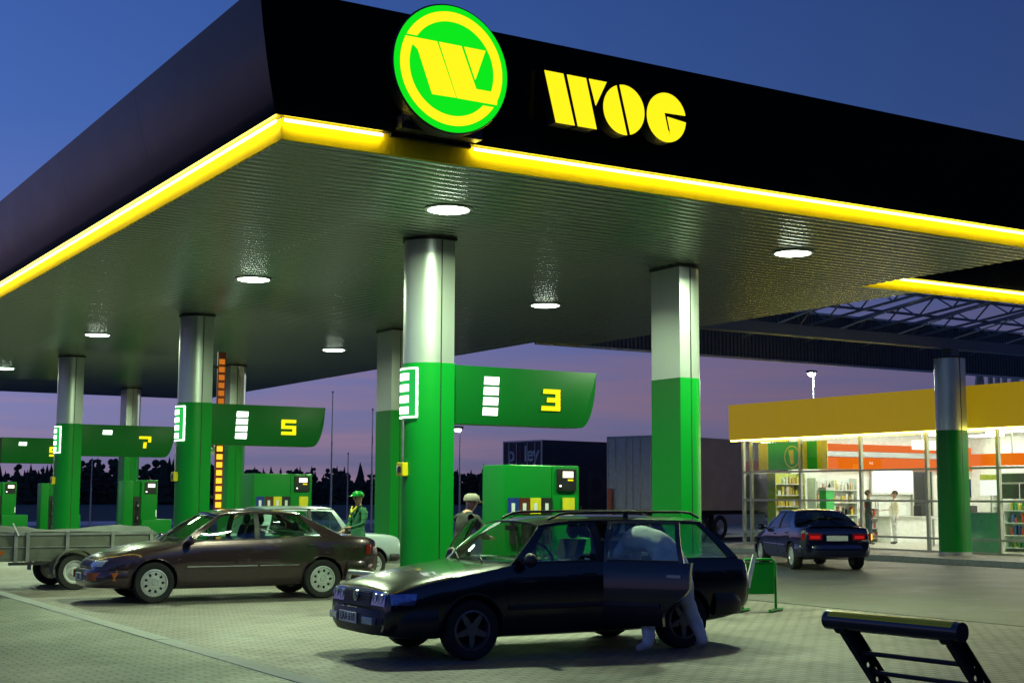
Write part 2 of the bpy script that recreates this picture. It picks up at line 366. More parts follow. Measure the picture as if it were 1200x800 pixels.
# canopy down lights
M_ring = mat('lamp_ring', (.6, .62, .6), .3, .6)
lights = []
def downlight(x, y, label, z=SZ, pw=430.):
    t = thing('canopy_light', (x, y, z), label, 'light', 'round lights set into the canopy soffit', world=False)
    MB().lathe([(.29, .0), (.33, -.010), (.335, -.016), (.29, -.024), (.275, -.018)], n=28).build('ring', M_ring, t, smooth=40)
    MB().lathe([(.28, -.018), (.24, -.030), (.15, -.040), (.04, -.044)], n=24).build('lens', M_lens, t, smooth=60)
    d = bpy.data.lights.new('canopy_lamp', 'AREA'); d.shape = 'DISK'; d.size = .42; d.energy = pw; d.color = (.75, 1., .58); d.spread = R(170)
    l = bpy.data.objects.new('lamp', d); COL.objects.link(l); l.parent = t; l.location = (0, 0, -.06); d.cycles.max_bounces = 8
    return t
names = {16.2: 'nearest the front neon edge', 23.4: 'over the lane behind the first island', 33.7: 'over the lane behind the second island', 44.3: 'over the lane behind the third island', 52.3: 'at the far back edge'}
for y, nm in names.items():
    for x, sd in ((8.9, 'left row'), (15.1, 'right row')):
        if y > 50: continue
        downlight(x, y, 'bright round canopy light in the %s, %s' % (sd, nm))

# lit round emblem on the front fascia
lg = thing('round_logo_sign', (7.4, 13.42, 5.72), 'round lit green sign with yellow ring and slanted W on the black fascia', 'sign')
CX, CZ, YF = 7.4, 6.45, 13.42
Mdisc = Matrix.Translation((CX, YF, CZ)) @ Matrix.Rotation(R(90), 4, 'X')
MB().lathe([(.70, -.24), (.745, -.22), (.752, -.02), (.738, .0), (.72, -.012)], Mdisc, 64).build('rim', M_black, lg, smooth=35)
MB().lathe([(.05, -.012), (.731, -.012), (.731, -.004), (.05, -.004)], Mdisc, 64).build('lit_face', M_ggl, lg)
def plate(poly, y0, y1, name, m, par):
    return MB().prism(poly, lambda x, z: (x, y0, z), lambda x, z: (x, y1, z)).build(name, m, par)
ro, ri = .655, .545
def arcpts(r, a0, a1, n=40): return [(CX+r*math.cos(a), CZ+r*math.sin(a)) for a in np.linspace(a0, a1, n)]
# upper ring piece: from just above the W's left end over the top to the right side and down to the foot of the W
yfc = YF-.013
zc_top, zc_bot = 6.745, 6.105
def ang(r, z, right): a = math.asin(max(-1, min(1, (z-CZ)/r))); return a if right else PI-a
up = arcpts(ro, ang(ro, zc_top+.012, False), ang(ro, zc_bot+.015, True), 60) + arcpts(ri, ang(ri, zc_bot+.17, True), ang(ri, zc_top+.012, False), 60)
plate(up, yfc, YF+.0, 'ring_piece', M_yglow, lg)
lo = arcpts(ro, ang(ro, zc_top-.018, False), 2*PI+ang(ro, zc_bot-.02, True), 60) + arcpts(ri, 2*PI+ang(ri, zc_bot-.02, True), ang(ri, zc_top-.10, False), 60)
plate(lo, yfc, YF+.0, 'ring_piece', M_yglow, lg)
for poly in ([(6.80, 6.728), (7.198, 6.73), (7.451, 6.122), (7.149, 6.118), (6.962, 6.60)],
             [(7.228, 6.73), (7.513, 6.73), (7.711, 6.262), (7.93, 6.262), (8.005, 6.35), (7.985, 6.119), (7.469, 6.121)],
             [(7.555, 6.73), (7.829, 6.73), (7.70, 6.372)]):
    plate(poly, yfc-.002, YF+.0, 'letter_stroke', M_yglow, lg)
br = MB(); br.bar((6.9, 13.70, 5.83), (7.0, 13.5, 5.95), .09); br.bar((7.8, 13.70, 5.83), (7.75, 13.5, 5.92), .09); br.box(6.88, 7.92, 13.62, 13.78, 5.745, 5.86)
br.build('mounting_bracket', M_black, lg)
MB().box(6.85, 7.90, 13.84, 13.90, 5.69, 5.734).build('bracket_housing', M_black, lg, bevel=.01)
# lit letters
wl = thing('lit_lettering', (9.8, 13.7, 6.07), 'lit yellow letters spelling WOG on the black fascia', 'sign')
def letter(pls, name):
    mb = MB()
    sc_ = [[(x*.988, 1.65+(z-1.65)*.988) for x, z in pl] for pl in pls]
    bk = MB()
    for pl in sc_:
        mb.prism(pl, lambda x, z: (x, 13.40, z), lambda x, z: (x, 13.412, z)); bk.prism(pl, lambda x, z: (x, 13.413, z), lambda x, z: (x, 13.60, z))
    lt = mb.build(name, M_yglow, wl); bk.build('letter_return', M_black, lt)
letter([[(8.74, 6.697), (9.004, 6.697), (9.17, 6.086), (8.903, 6.086)], [(9.062, 6.697), (9.335, 6.697), (9.491, 6.086), (9.22, 6.086)], [(9.383, 6.697), (9.641, 6.697), (9.481, 6.38)]], 'letter')
ox, oz, orr = 9.905, 6.389, .314
def ell(a): return (ox+orr*math.cos(a)*.985, oz+orr*math.sin(a))
letter([[ell(a) for a in np.linspace(R(112), R(278), 26)], [ell(a) for a in np.linspace(R(288), R(462), 26)]], 'letter')
gx = 10.562
gl = [(gx+.305*math.cos(a), 6.391+.315*math.sin(a)) for a in np.linspace(R(12), R(356), 44)]
letter([gl[:1] + gl[1:34] + [(10.60, 6.225), (10.585, 6.223), (10.526, 6.448)], gl[33:] + [(10.575, 6.402), (10.618, 6.23)]], 'letter')

# ------------------------------------------------------------------ fuelling islands
XA, YA, DX, DY, RR, SS = 9.784, 18.383, 4.69, 10.571, .391, .229
GZ = 3.613
def dshape(r, s, sgn, n=18):
    # plan of a column: round nose towards sgn*-x, flat side towards sgn*+x
    return [(-sgn*r*math.sin(a), r*math.cos(a)) for a in np.linspace(0, PI, n)] + [(sgn*s, -r), (sgn*s, r)]
def column(cx, cy, sgn, ztop, z0, label, gz=GZ):
    c = thing('canopy_column', (cx, cy, z0), label, 'column', 'columns carrying the canopy')
    def pr(r, s, za, zb, nm, m):
        mb = MB(); mb.prism(dshape(r, s, sgn), lambda x, y: (cx+x, cy+y, za), lambda x, y: (cx+x, cy+y, zb)); mb.build(nm, m, c, smooth=35)
    pr(RR, SS, z0, gz, 'green_cladding', M_green)
    pr(RR-.006, SS-.006, gz, ztop, 'metal_cladding', M_alu)
    # vertical joints and top collar
    for sy in (-1, 1):
        MB().box(cx-.008, cx+.008, cy+sy*RR-.003, cy+sy*RR+.003, z0+.05, ztop-.05).build('cladding_joint', M_black, c)
    pr(RR+.02, SS+.02, ztop-.045, ztop-.004, 'top_collar', M_black)
    pr(RR+.012, SS+.012, z0, z0+.09, 'base_trim', M_steel)
    return c
def digit(d, x, z, h, y0):
    w = h*1.02; t = h*.24; sl = .10
    mb = MB()
    def q(x0, x1, z0, z1):
        pl = [(x+x0+sl*(z0)*.0, z+z0), (x+x1, z+z0), (x+x1+sl*(z1-z0), z+z1), (x+x0+sl*(z1-z0), z+z1)]
        mb.prism(pl, lambda a, b: (a, y0, b), lambda a, b: (a, y0+.02, b))
    T = t*.9
    if d == '3': q(0, w, 0, T); q(.1*w, w, h-T, h); q(.30*w, w, h/2-T/2, h/2+T/2); q(w-t, w, T, h/2-T/2); q(w-t, w, h/2+T/2, h-T)
    if d == '5': q(0, w, 0, T); q(0, w, h-T, h); q(0, w, h/2-T/2, h/2+T/2); q(w-t, w, T, h/2-T/2); q(0, t, h/2+T/2, h-T)
    if d == '7': q(0, w, h-T, h); q(w-t, w, h/2, h-T); q(w*.35, w*.35+t*1.1, 0, h/2)
    if d == '9': q(0, w, 0, T); q(0, w, h-T, h); q(0, w, h/2-T/2, h/2+T/2); q(w-t, w, T, h/2-T/2); q(w-t, w, h/2+T/2, h-T); q(0, t, h/2+T/2, h-T)
    return mb
M_digit = emis('digit_glow', (1., .80, .01), 1.25)
def blade(y, num, nsq, label):
    x0, x1 = XA+SS+.05, 12.72
    s = thing('pump_number_sign', (x0, y, 2.72), label, 'sign', 'pump number signs on the island columns')
    out = [(x0, 2.735), (12.40, 2.735)] + [(12.40+.30*(math.sin(a)), 2.735+.87*(1-math.cos(a))*1.0) for a in np.linspace(.12, PI/2*.94, 9)] + [(12.715, 3.60), (12.70, 3.615), (x0, 3.615)]
    mb = MB(); mb.prism(out, lambda a, b: (a, y-.17, b), lambda a, b: (a, y+.17, b)); mb.build('panel', M_blade, s, smooth=30, bevel=.006)
    MB().box(x0-.06, x0+.001, y-.10, y+.10, 2.76, 3.59).build('arm', M_black, s)
    for i in range(nsq):
        zt = 3.462-.156*i; xo = -.008*i
        mb = MB(); mb.prism([(10.63+xo, zt-.118), (10.885+xo, zt-.118), (10.895+xo, zt), (10.64+xo, zt)], lambda a, b: (a, y-.185, b), lambda a, b: (a, y-.168, b)); mb.build('lit_panel', M_wglow, s)
    digit(num, 11.66, 2.985, .335, y-.19).build('digit', M_digit, s)
    return s
def nosepanel(y, label):
    s = thing('curved_light_panel', (XA-RR, y, 2.80), label, 'sign', 'curved lit panels on the column noses')
    def strip(a0, a1, z0, z1, ro_, ri_, nm, m):
        A = np.linspace(a0, a1, 12); mb = MB()
        pl = [(XA-ro_*math.cos(a), y+ro_*math.sin(a)) for a in A] + [(XA-ri_*math.cos(a), y+ri_*math.sin(a)) for a in reversed(A)]
        mb.prism(pl, lambda a, b: (a, b, z0), lambda a, b: (a, b, z1)); mb.build(nm, m, s, smooth=40)
    W = R(40)
    strip(-W, W, 2.80, 3.54, RR+.030, RR+.004, 'panel', M_gpan)
    e = R(4)
    for z0, z1 in ((2.80, 2.825), (3.515, 3.54)): strip(-W, W, z0, z1, RR+.034, RR+.003, 'lit_border', M_wglow)
    for a in (-W, W-e): strip(a, a+e, 2.826, 3.514, RR+.034, RR+.003, 'lit_border', M_wglow)
    for i in range(4):
        zt = 3.46-.165*i
        strip(-R(19), R(19), zt-.105, zt, RR+.036, RR+.01, 'lit_panel', M_wglow)
    return s
M_disp = emis('display_glow', (1., .93, .66), 2.2)
M_blue = mat('blue_label', (.01, .03, .22), .4); M_brown = mat('brown_label', (.10, .02, .012), .4)
M_nozy = mat('yellow_label', (.72, .62, .02), .4)
def pump(x, y, label):
    "fuel dispenser; its front faces -y; x is the left edge, y the front plane"
    p = thing('fuel_pump', (x+.7, y+.35, .15), label, 'fuel pump', 'green fuel pumps on the islands')
    z0 = .15
    MB().box(x, x+.84, y, y+.68, z0, 2.135).build('hose_cabinet', M_greend, p, bevel=.025, smooth=40)
    MB().box(x+.846, x+1.35, y+.015, y+.66, z0, 2.13).build('meter_cabinet', M_greend, p, bevel=.02, smooth=40)
    MB().box(x+1.353, x+1.75, y+.06, y+.62, z0, 1.02).build('lower_cabinet', M_greend, p, bevel=.02, smooth=40)
    MB().box(x+.02, x+1.73, y+.02, y+.65, z0-.001, z0+.10).build('plinth', M_black, p)
    for yy, sg in ((y, -1), (y+.68, 1)):
        def b(x0, x1, z0_, z1_, d0, d1, nm, m, par=p, bev=0):
            ya, yb = sorted((yy+sg*d0, yy+sg*d1)); return MB().box(x0, x1, ya, yb, z0_, z1_).build(nm, m, par, bevel=bev)
        dd = 0 if sg < 0 else 0
        h = b(x+.93, x+1.285, 1.745, 2.085, -.03, .015, 'display', M_black, bev=.008)
        b(x+1.03, x+1.22, 1.95, 2.045, .0155, .018, 'screen', M_disp, h)
        b(x+1.12, x+1.22, 1.90, 1.925, .0155, .018, 'screen', M_yglow, h); b(x+.97, x+1.0, 1.81, 1.835, .0155, .018, 'button', M_wglow, h)
        b(x+1.045, x+1.25, 1.40, 1.645, -.03, .012, 'notice', M_nozy)
        for i, m in enumerate((M_blue, M_brown, M_nozy, M_black)):
            xa = x+.05+i*.20
            lb = b(xa, xa+.185, 1.40, 1.64, -.003, .010, 'grade_label', m)
            b(xa+.06, xa+.12, 1.43, 1.56, .0105, .013, 'mark', M_white, lb)
            hol = b(xa+.03, xa+.155, .95, 1.36, -.002, .045, 'nozzle_holster', M_black, bev=.008)
            s = yy+sg*.09
            nz_ = MB(); nz_.tube([(xa+.09, yy+sg*.05, 1.05), (xa+.09, s, 1.12), (xa+.09, s, 1.27), (xa+.09, yy+sg*.06, 1.33)], [.014, .024, .026, .02], 8); nz_.build('nozzle', M_black, p, smooth=60)
            hs = [(xa+.09, s, 1.10)] + [(xa+.09+.02*math.sin(t*PI), s+sg*.10*math.sin(t*PI), 1.10-.75*math.sin(t*PI)*(.85+.05*i)) for t in np.linspace(.08, .92, 9)] + [(xa+.10, yy+sg*.03, 1.38)]
            MB().tube(hs, .012, 6).build('hose', M_rubber, p, smooth=60)
    return p
def slim_pump(x, y, label):
    "slim dispenser with one black hose recess; front faces -y"
    p = thing('fuel_pump', (x+.5, y+.3, .15), label, 'fuel pump', 'green fuel pumps on the islands'); z0 = .15
    MB().box(x, x+.27, y+.02, y+.60, z0, 2.06).build('hose_cabinet', M_greend, p, bevel=.02, smooth=40)
    MB().box(x+.275, x+.475, y+.08, y+.56, z0, 2.05).build('hose_recess', M_greend, p)
    rc = MB().box(x+.28, x+.47, y+.03, y+.079, .22, 1.62).build('recess_panel', M_black, p)
    for z in (.55, 1.0, 1.35):
        MB().tube([(x+.375, y+.0, z-.10), (x+.375, y-.05, z-.04), (x+.375, y-.05, z+.08), (x+.375, y+.02, z+.12)], [.015, .028, .028, .018], 8).build('nozzle', M_rubber, p, smooth=60)
        MB().box(x+.355, x+.395, y-.075, y-.045, z-.01, z+.05).build('nozzle_grip', M_steel, p)
    MB().box(x+.48, x+.95, y, y+.60, z0, 2.09).build('meter_cabinet', M_greend, p, bevel=.02, smooth=40)
    MB().box(x+.48, x+1.34, y-.10, y+.62, z0, .98).build('lower_cabinet', M_greend, p, bevel=.02, smooth=40)
    h = MB().box(x+.57, x+.91, y-.02, y+.03, 1.70, 2.03).build('display', M_black, p, bevel=.008)
    MB().box(x+.66, x+.86, y-.024, y-.0205, 1.88, 1.98).build('screen', M_disp, h); MB().box(x+.60, x+.64, y-.024, y-.0205, 1.74, 1.77).build('button', M_wglow, h)
    MB().box(x+.90, x+.935, y-.004, y+.02, 1.05, 1.25).build('card_slot', M_white, p)
    hs = [(x+.375, y-.03, 1.2)] + [(x+.375+.12*math.sin(t*PI), y-.05-.14*math.sin(t*PI), 1.2-.95*math.sin(t*PI)) for t in np.linspace(.1, .9, 9)] + [(x+.42, y+.02, 1.45)]
    MB().tube(hs, .014, 6).build('hose', M_rubber, p, smooth=60)
    return p
ISL = [('3', 'first', 4), ('5', 'second', 4), ('7', 'third', 1), ('9', 'fourth', 1)]
for i, (num, nm, nsq) in enumerate(ISL):
    y = YA+DY*i
    isl = thing('pump_island', (12.1, y, 0), ['raised concrete kerb island just behind the black estate car', 'raised concrete kerb island behind the maroon saloon', 'raised concrete kerb island behind the utility trailer', 'farthest raised concrete kerb island'][i], 'island', 'raised pump islands')
    pl = [(9.0+.62*(1-math.sin(a)), y+.62*math.cos(a)) for a in np.linspace(0, PI, 14)] + [(15.1-.62*(1-math.sin(a))+0, y-.62*math.cos(a)) for a in np.linspace(0, PI, 14)]
    MB().prism(pl, lambda a, b: (a, b, .0), lambda a, b: (a, b, .148)).build('kerb', M_kerbc, isl, bevel=.012)
    if i < 3:
        column(XA, y, 1, SZ, .15, ['tall rounded column, green below and bright metal above, carrying the sign with 3', 'rounded green and metal column carrying the sign with 5', 'rounded green and metal column carrying the sign with 7'][i])
    column(XA+DX, y, -1, SZ, .15, ['right column of the first island, flat dark face left and pale metal face right', 'dark column showing left of the tall bright column, behind it', 'column behind the sign with 5, right of the amber light strip', 'thin far column behind the sign with 7'][i])
    blade(y-.03, num, nsq, ['largest green sign blade with glowing figure three and four white lit panels', 'middle green sign blade with glowing figure five and four white lit panels', 'smaller green sign blade with glowing figure seven and one white lit panel', 'green sign blade at the far left edge with one white lit panel'][i])
    if i < 3:
        nosepanel(y, ['largest curved lit panel, white bordered, on the tall bright column', 'curved lit panel on the middle column, left of the figure five', 'smallest curved lit panel, on the left column by the figure seven'][i])
        yb = thing('call_box', (XA-RR, y, 1.94), ['small yellow call box on the nose of the tall bright column', 'small yellow call box on the column behind the maroon saloon', 'tiny yellow call box on the leftmost column above the trailer'][i], 'box', 'yellow call boxes on the column noses')
        MB().box(XA-RR-.075, XA-RR+.03, y-.10, y+.10, 1.95, 2.15).build('case', M_yellow, yb, bevel=.01)
        MB().box(XA-RR-.082, XA-RR-.074, y-.05, y+.05, 2.0, 2.09).build('button_plate', M_black, yb)
        MB().box(XA-RR-.079, XA-RR-.074, y+.06, y+.09, 2.02, 2.1).build('light_mark', M_white, yb)
        cd = MB().tube([(XA-RR-.02, y, 2.15), (XA-RR-.02, y, 2.79)], .015, 6); cd.build('conduit', M_steel, yb, smooth=60)
        # crash rail at the nose of the island
        gr = thing('crash_rail', (8.75, y, 0), ['low steel crash hoop between the estate car nose and the maroon saloon', 'low steel crash hoop behind the maroon saloon', 'low steel crash hoop at the island behind the trailer'][i], 'rail', 'crash rails at the island ends')
        path = [(8.72, y-.42, .0), (8.72, y-.42, .48), (8.72, y-.36, .56), (8.72, y+.36, .56), (8.72, y+.42, .48), (8.72, y+.42, .0)]
        MB().tube(path, .038, 10).build('hoop', M_steel, gr, smooth=60)
        for sy in (-1, 1): MB().lathe([(.09, 0), (.09, .012), (.04, .014)], Matrix.Translation((8.72, y+sy*.42, .004)), 14).build('foot_plate', M_steel, gr)
pump(10.87, 17.95, 'green fuel pump with blue, brown, yellow and black grade labels behind the black estate car')
pump(11.0, YA+DY-.38, 'green fuel pump behind the roof of the maroon saloon, under the sign with 5')
slim_pump(11.27, YA+2*DY-.30, 'slim green fuel pump with black hose recess, under the sign with 7')
slim_pump(9.62, YA+3*DY-.45, 'slim green fuel pump at the far left edge above the trailer')
slim_pump(11.42, YA+3*DY-.35, 'narrow glimpse of a green fuel pump left of the column with sign 7')
# amber strip sign on the back of the second column
am = thing('amber_light_strip', (10.06, YA+DY+.05, 1.35), 'tall narrow strip of amber lit squares beside the column with sign 5', 'sign')
yy = YA+DY+.16
M_amb = emis('amber_glow', (1., .52, .03), 1.6); M_ambr = mat('amber_frame', (.20, .03, .01), .4); M_ambd = emis('amber_dim', (.8, .22, .02), .7)
MB().box(10.31, 10.49, yy, yy+.05, 1.35, 4.76).build('frame', M_ambr, am)
MB().box(10.01, 10.31, yy+.01, yy+.04, 1.6, 1.66).build('bracket', M_black, am); MB().box(10.01, 10.31, yy+.01, yy+.04, 4.4, 4.46).build('bracket', M_black, am)
for i in range(19):
    z = 1.40+.172*i
    MB().box(10.335, 10.465, yy-.006, yy+.001, z, z+.115).build('lit_square', M_amb if i < 12 else M_ambd, am)
# round traffic mirror on the third island's right column
rm = thing('round_mirror', (XA+DX-.6, YA+2*DY, 2.9), 'small round convex mirror on an arm beside the amber strip', 'mirror')
Mr = Matrix.Translation((XA+DX-.62, YA+2*DY-.45, 3.0)) @ Matrix.Rotation(R(90), 4, 'X')
MB().lathe([(.18, 0), (.19, .02), (.17, .03), (.09, .05), (.01, .058)], Mr, 20).build('glass', M_chrome, rm, smooth=60)
MB().tube([(XA+DX-.62, YA+2*DY-.44, 3.0), (XA+DX-.3, YA+2*DY-.2, 3.0)], .02, 6).build('arm', M_steel, rm)

# ------------------------------------------------------------------ link roof between canopy and shop
lk = thing('link_roof', (25, 24, 0), 'open truss roof with yellow neon edge linking the canopy to the shop', 'roof')
fascia_run('front', YL0, X1+.02, 36.0, 0, 0, 5, lk)
band(lk, X1+.02, 36, YL0, 'front')
M_corr = mat('corrugated_sheet', (.075, .08, .08), .45, .5, var=.15)
cw = [(0, 0), (.03, .0), (.045, .035), (.085, .035), (.10, 0), (.13, 0)]
def corr(x0, n_):
    mb = MB(); row = []
    for i in range(n_):
        for a, d in cw[:5]: row.append((x0+.13*i+a, d))
    row.append((x0+.13*n_, 0))
    mb.grid([[(a, YL1+.06-d, 5.5) for a, d in row], [(a, YL1+.06-d, 6.86) for a, d in row]])
    return mb.build('corrugated_panel', M_corr, lk)
x = X1
while x < 36: corr(x+.004, 16); x += .13*16+.004
MB().box(X1, 37, YL1+.07, YL1+.12, 5.45, 6.9).build('back_board', M_dark, lk)
MB().box(X1, 37, YL1-.02, YL1+.06, 6.87, 6.93).build('top_rail', M_steel, lk)
MB().box(X1, 37, YL1-.03, YL1+.06, 5.44, 5.495).build('bottom_rail', M_steel, lk)
M_truss = mat('truss_paint', (.10, .11, .115), .45, .3)
def truss(x):
    ya, yb = YL1-.05, YL0+.06; za, zb = 6.8, 8.0; dz = .55
    t = MB(); t.bar((x, ya, za), (x, yb, zb), .09, .09); t.bar((x, ya, za-dz*.7), (x, yb, zb-dz), .06, .06)
    nn = 9
    for i in range(nn):
        s0, s1, s2 = i/nn, (i+.5)/nn, (i+1)/nn
        P = lambda s, low: (x, ya+(yb-ya)*s, za+(zb-za)*s-(dz*(.7+.3*s) if low else 0))
        t.bar(P(s0, True), P(s1, False), .035); t.bar(P(s1, False), P(s2, True), .035)
    t.build('roof_truss', M_truss, lk)
    MB().tube([(x+.3, ya, 6.05), (x+.3, (ya+yb)/2, 6.95), (x+.3, yb, 7.6)], .022, 6).build('tie_rod', M_steel, lk, smooth=60)
for i in range(7): truss(20.5+2.25*i)
for j in range(6):
    s = (j+.5)/6; y = YL1-.05+(YL0-YL1+.1)*s; z = 6.8+1.2*s+.08
    MB().bar((X2, y, z), (36, y, z), .05, .07).build('purlin', M_truss, lk)
sc = column(30.0, 26.15, 1, 5.5, .15, 'dark green and grey column standing on the pavement before the shop window', gz=3.5)
MB().box(20, 36, 26.0, 26.3, 5.72, 6.0).build('cross_beam', M_truss, lk)
MB().box(29.95, 30.25, 26.0, 26.3, 5.5, 5.72).build('bearing', M_truss, lk)
# ------------------------------------------------------------------ shop
shop = thing('shop_building', (31.1, 29, .15), 'glazed filling station shop with broad yellow fascia band', 'shop')
XS = 31.1; YS0, YS1 = 14.0, 35.93
M_yband = mat('shop_band', (.62, .42, .012), .42, var=.04, nscale=1.0, emit=(1., .62, .01), estr=.24)  # faint emission stands in for outside light falling on the band
M_frame = mat('window_frame', (.42, .42, .36), .4, .3)
M_wall = mat('shop_wall', (.72, .72, .68), .6); M_ceil = mat('shop_ceiling', (.78, .78, .74), .7)
M_floor = mat('shop_floor', (.42, .40, .34), .3)
M_orange = emis('orange_light_box', (1., .17, .008), 1.05)
M_shopl = emis('shop_ceiling_light', (1., .99, .90), 34.)
M_sglass = glassmat('shop_glass', (.90, .95, .90))
M_menu = emis('menu_screen', (1., .97, .86), 2.3)
# band in separate cladding panels
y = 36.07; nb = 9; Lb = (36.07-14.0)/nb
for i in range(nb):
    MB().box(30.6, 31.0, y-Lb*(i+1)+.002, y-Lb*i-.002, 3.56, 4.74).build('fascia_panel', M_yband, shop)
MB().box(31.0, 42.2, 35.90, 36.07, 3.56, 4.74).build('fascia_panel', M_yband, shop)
MB().box(31.0, 42.2, 14, 35.89, 4.0, 4.6).build('roof_slab', M_wall, shop)
MB().tube([(30.63, 14, 3.545), (30.63, 36.0, 3.545)], .022, 8).build('neon_tube', M_tube, shop, smooth=60)
MB().box(30.60, 31.05, 14, 36.05, 3.50, 3.52).build('fascia_underside', M_yband, shop) if False else None
# back and side walls, floor, ceiling
MB().box(42.0, 42.15, 14, 35.9, .15, 4.0).build('back_wall', M_wall, shop)
MB().box(31.2, 42.0, 13.85, 14, .15, 4.0).build('side_wall', M_wall, shop)
MB().box(XS, 42.0, 14, 35.9, .151, .165).build('shop_floor', M_floor, shop)
MB().box(XS+.06, 42.0, 14.0, 35.68, 3.95, 3.99).build('ceiling', M_ceil, shop)
# curtain wall: mullions, transoms, single panes
MY = [35.93, 35.55, 33.20, 30.58, 28.0, 25.5, 23.0, 20.4, 17.8, 15.2]
TZ = [.15, .54, 1.59, 2.50, 3.56]
for yv in MY: MB().box(XS-.04, XS+.06, yv-.045, yv+.045, .15, 3.6).build('mullion', M_frame, shop)
for a, b in zip(MY[:-1], MY[1:]):
    for zt in TZ[:-1]: MB().box(XS-.03, XS+.05, b+.046, a-.046, zt if zt < .2 else zt-.03, zt+.05 if zt < .2 else zt+.03).build('transom', M_frame, shop)
    for z0, z1 in zip(TZ[:-1], TZ[1:]):
        MB().box(XS+.006, XS+.012, b+.04, a-.04, z0+.04, z1-.025).build('window_pane', M_sglass, shop)
# end wall: a little glass at the corner, solid beyond
for a, b in ((XS+.07, 32.95),):
    for z0, z1 in zip(TZ[:-1], TZ[1:]): MB().box(a, b, 35.925, 35.931, z0+.04, z1-.025).build('window_pane', M_sglass, shop)
    for zt in TZ[1:-1]: MB().box(a, b, 35.90, 35.96, zt-.03, zt+.03).build('transom', M_frame, shop)
MB().box(33.0, 42.0, 35.7, 35.85, .166, 3.98).build('end_wall', M_wall, shop)
for x in (32.2, 34.4, 36.6, 38.8, 41.0):
    for iy in range(8):
        y = 15.9+2.6*iy
        MB().box(x-.15, x+.15, y-.65, y+.65, 3.90, 3.948).build('ceiling_light', M_shopl, shop)
ob = thing('orange_light_band', (37.5, 35.6, 2.6), 'glowing orange band along the far shop wall above the white screen', 'sign')
for i in range(5):
    x0 = 34.35+1.5*i; MB().box(x0, x0+1.49, 35.50, 35.62, 2.68, 3.08).build('light_panel', M_orange, ob)
for i in range(5):
    x0 = 34.35+1.5*i; MB().box(x0, x0+1.49, 35.52, 35.62, 3.30, 3.54).build('upper_light_panel', M_orange, ob)
MB().box(34.35, 41.85, 35.46, 35.64, 3.10, 3.28).build('ledge', M_steel, ob)
ob2 = thing('orange_light_band', (36.1, 27, 2.6), 'glowing orange band hung across the shop right of the pavement column', 'sign')
for i in range(7):
    y1 = 31.2-1.5*i; MB().box(36.0, 36.12, y1-1.49, y1, 2.70, 3.08).build('light_panel', M_orange, ob2)
for i in range(6): MB().box(36.04, 36.08, 30.9-1.9*i, 30.94-1.9*i, 3.08, 3.95).build('hanger', M_steel, ob2)
wb_ = thing('white_light_box', (36.4, 33.4, 3.2), 'bright white box lights under the shop ceiling near the column', 'light')
MB().box(36.5, 38.6, 33.2, 33.5, 3.32, 3.62).build('box', M_menu, wb_); MB().box(36.8, 36.84, 33.3, 33.34, 3.62, 3.95).build('hanger', M_steel, wb_); MB().box(38.2, 38.24, 33.3, 33.34, 3.62, 3.95).build('hanger', M_steel, wb_)
mn = thing('menu_screen', (37.7, 35.6, 1.9), 'bright white lit screen on the wall behind the two shop visitors', 'screen')
MB().box(36.75, 38.66, 35.50, 35.54, 1.88, 2.64).build('screen', M_menu, mn); MB().box(36.68, 38.73, 35.545, 35.60, 1.80, 2.67).build('frame', M_white, mn); MB().box(36.9, 38.5, 35.60, 35.70, 2.0, 2.5).build('wall_mount', M_steel, mn)
dk = thing('dark_doorway', (39.2, 35.6, .166), 'tall dark doorway left of the column inside the shop', 'door')
MB().box(38.80, 39.75, 35.58, 35.66, .17, 2.62).build('door_leaf', M_black, dk); MB().box(38.9, 38.95, 35.55, 35.58, 1.0, 1.25).build('handle', M_steel, dk); MB().box(38.74, 38.80, 35.57, 35.69, .17, 2.66).build('door_frame', M_frame, dk); MB().box(39.75, 39.81, 35.57, 35.69, .17, 2.66).build('door_frame', M_frame, dk)
# shelves with goods
GOODS = [mat('goods_%d' % i, c, .45) for i, c in enumerate([(.6, .55, .5), (.5, .06, .04), (.55, .45, .05), (.05, .25, .10), (.06, .12, .4), (.65, .65, .6), (.35, .18, .06), (.02, .02, .025), (.5, .3, .1)])]
def shelf(loc, rz, W, zt, n, label, cols, mback):
    "front faces local -x; local y runs along the shelf"
    s = thing('shop_shelf', loc, label, 'shelf', 'goods shelves inside the shop', world=False, rz=rz)
    y0, y1 = -W/2, W/2
    MB().box(.36, .40, y0, y1, 0, zt).build('back_panel', mback, s)
    for yv in (y0, y1-.03): MB().box(0, .36, yv, yv+.03, 0, zt).build('side_panel', mback, s)
    rnd = random.Random(int(loc[0]*10+loc[1]*7)); g = MB()
    for i in range(n):
        z = .10+(zt-.10)*i/n
        MB().box(0, .36, y0+.031, y1-.031, z, z+.025).build('shelf_board', M_white, s)
        y = y0+.06
        while y < y1-.16:
            w = rnd.uniform(.05, .14); hh = rnd.uniform(.4, .85)*(zt-.10)/n*.92; d = rnd.uniform(.0, .12); mi = rnd.choice(cols)
            if rnd.random() < .3: g.lathe([(w*.42, 0), (w*.42, hh*.7), (w*.16, hh*.85), (w*.16, hh)], Matrix.Translation((.07+d, y+w/2, z+.026)), 8, mi)
            else: g.box(.03+d, .15+d, y, y+w*.93, z+.026, z+.026+hh, mi)
            y += w+rnd.choice((.004, .004, .01, .05))
    o = g.build('goods', GOODS, s); o['kind'] = 'stuff'
    return s
M_shw = mat('shelf_white', (.72, .74, .72), .4); M_shy = mat('shelf_lime', (.45, .50, .08), .5)
shelf((31.95, 34.6, .166), R(90), 1.3, 2.3, 6, 'lime shelf of stacked goods by the far left shop window', [0, 2, 8, 5, 2], M_shy)
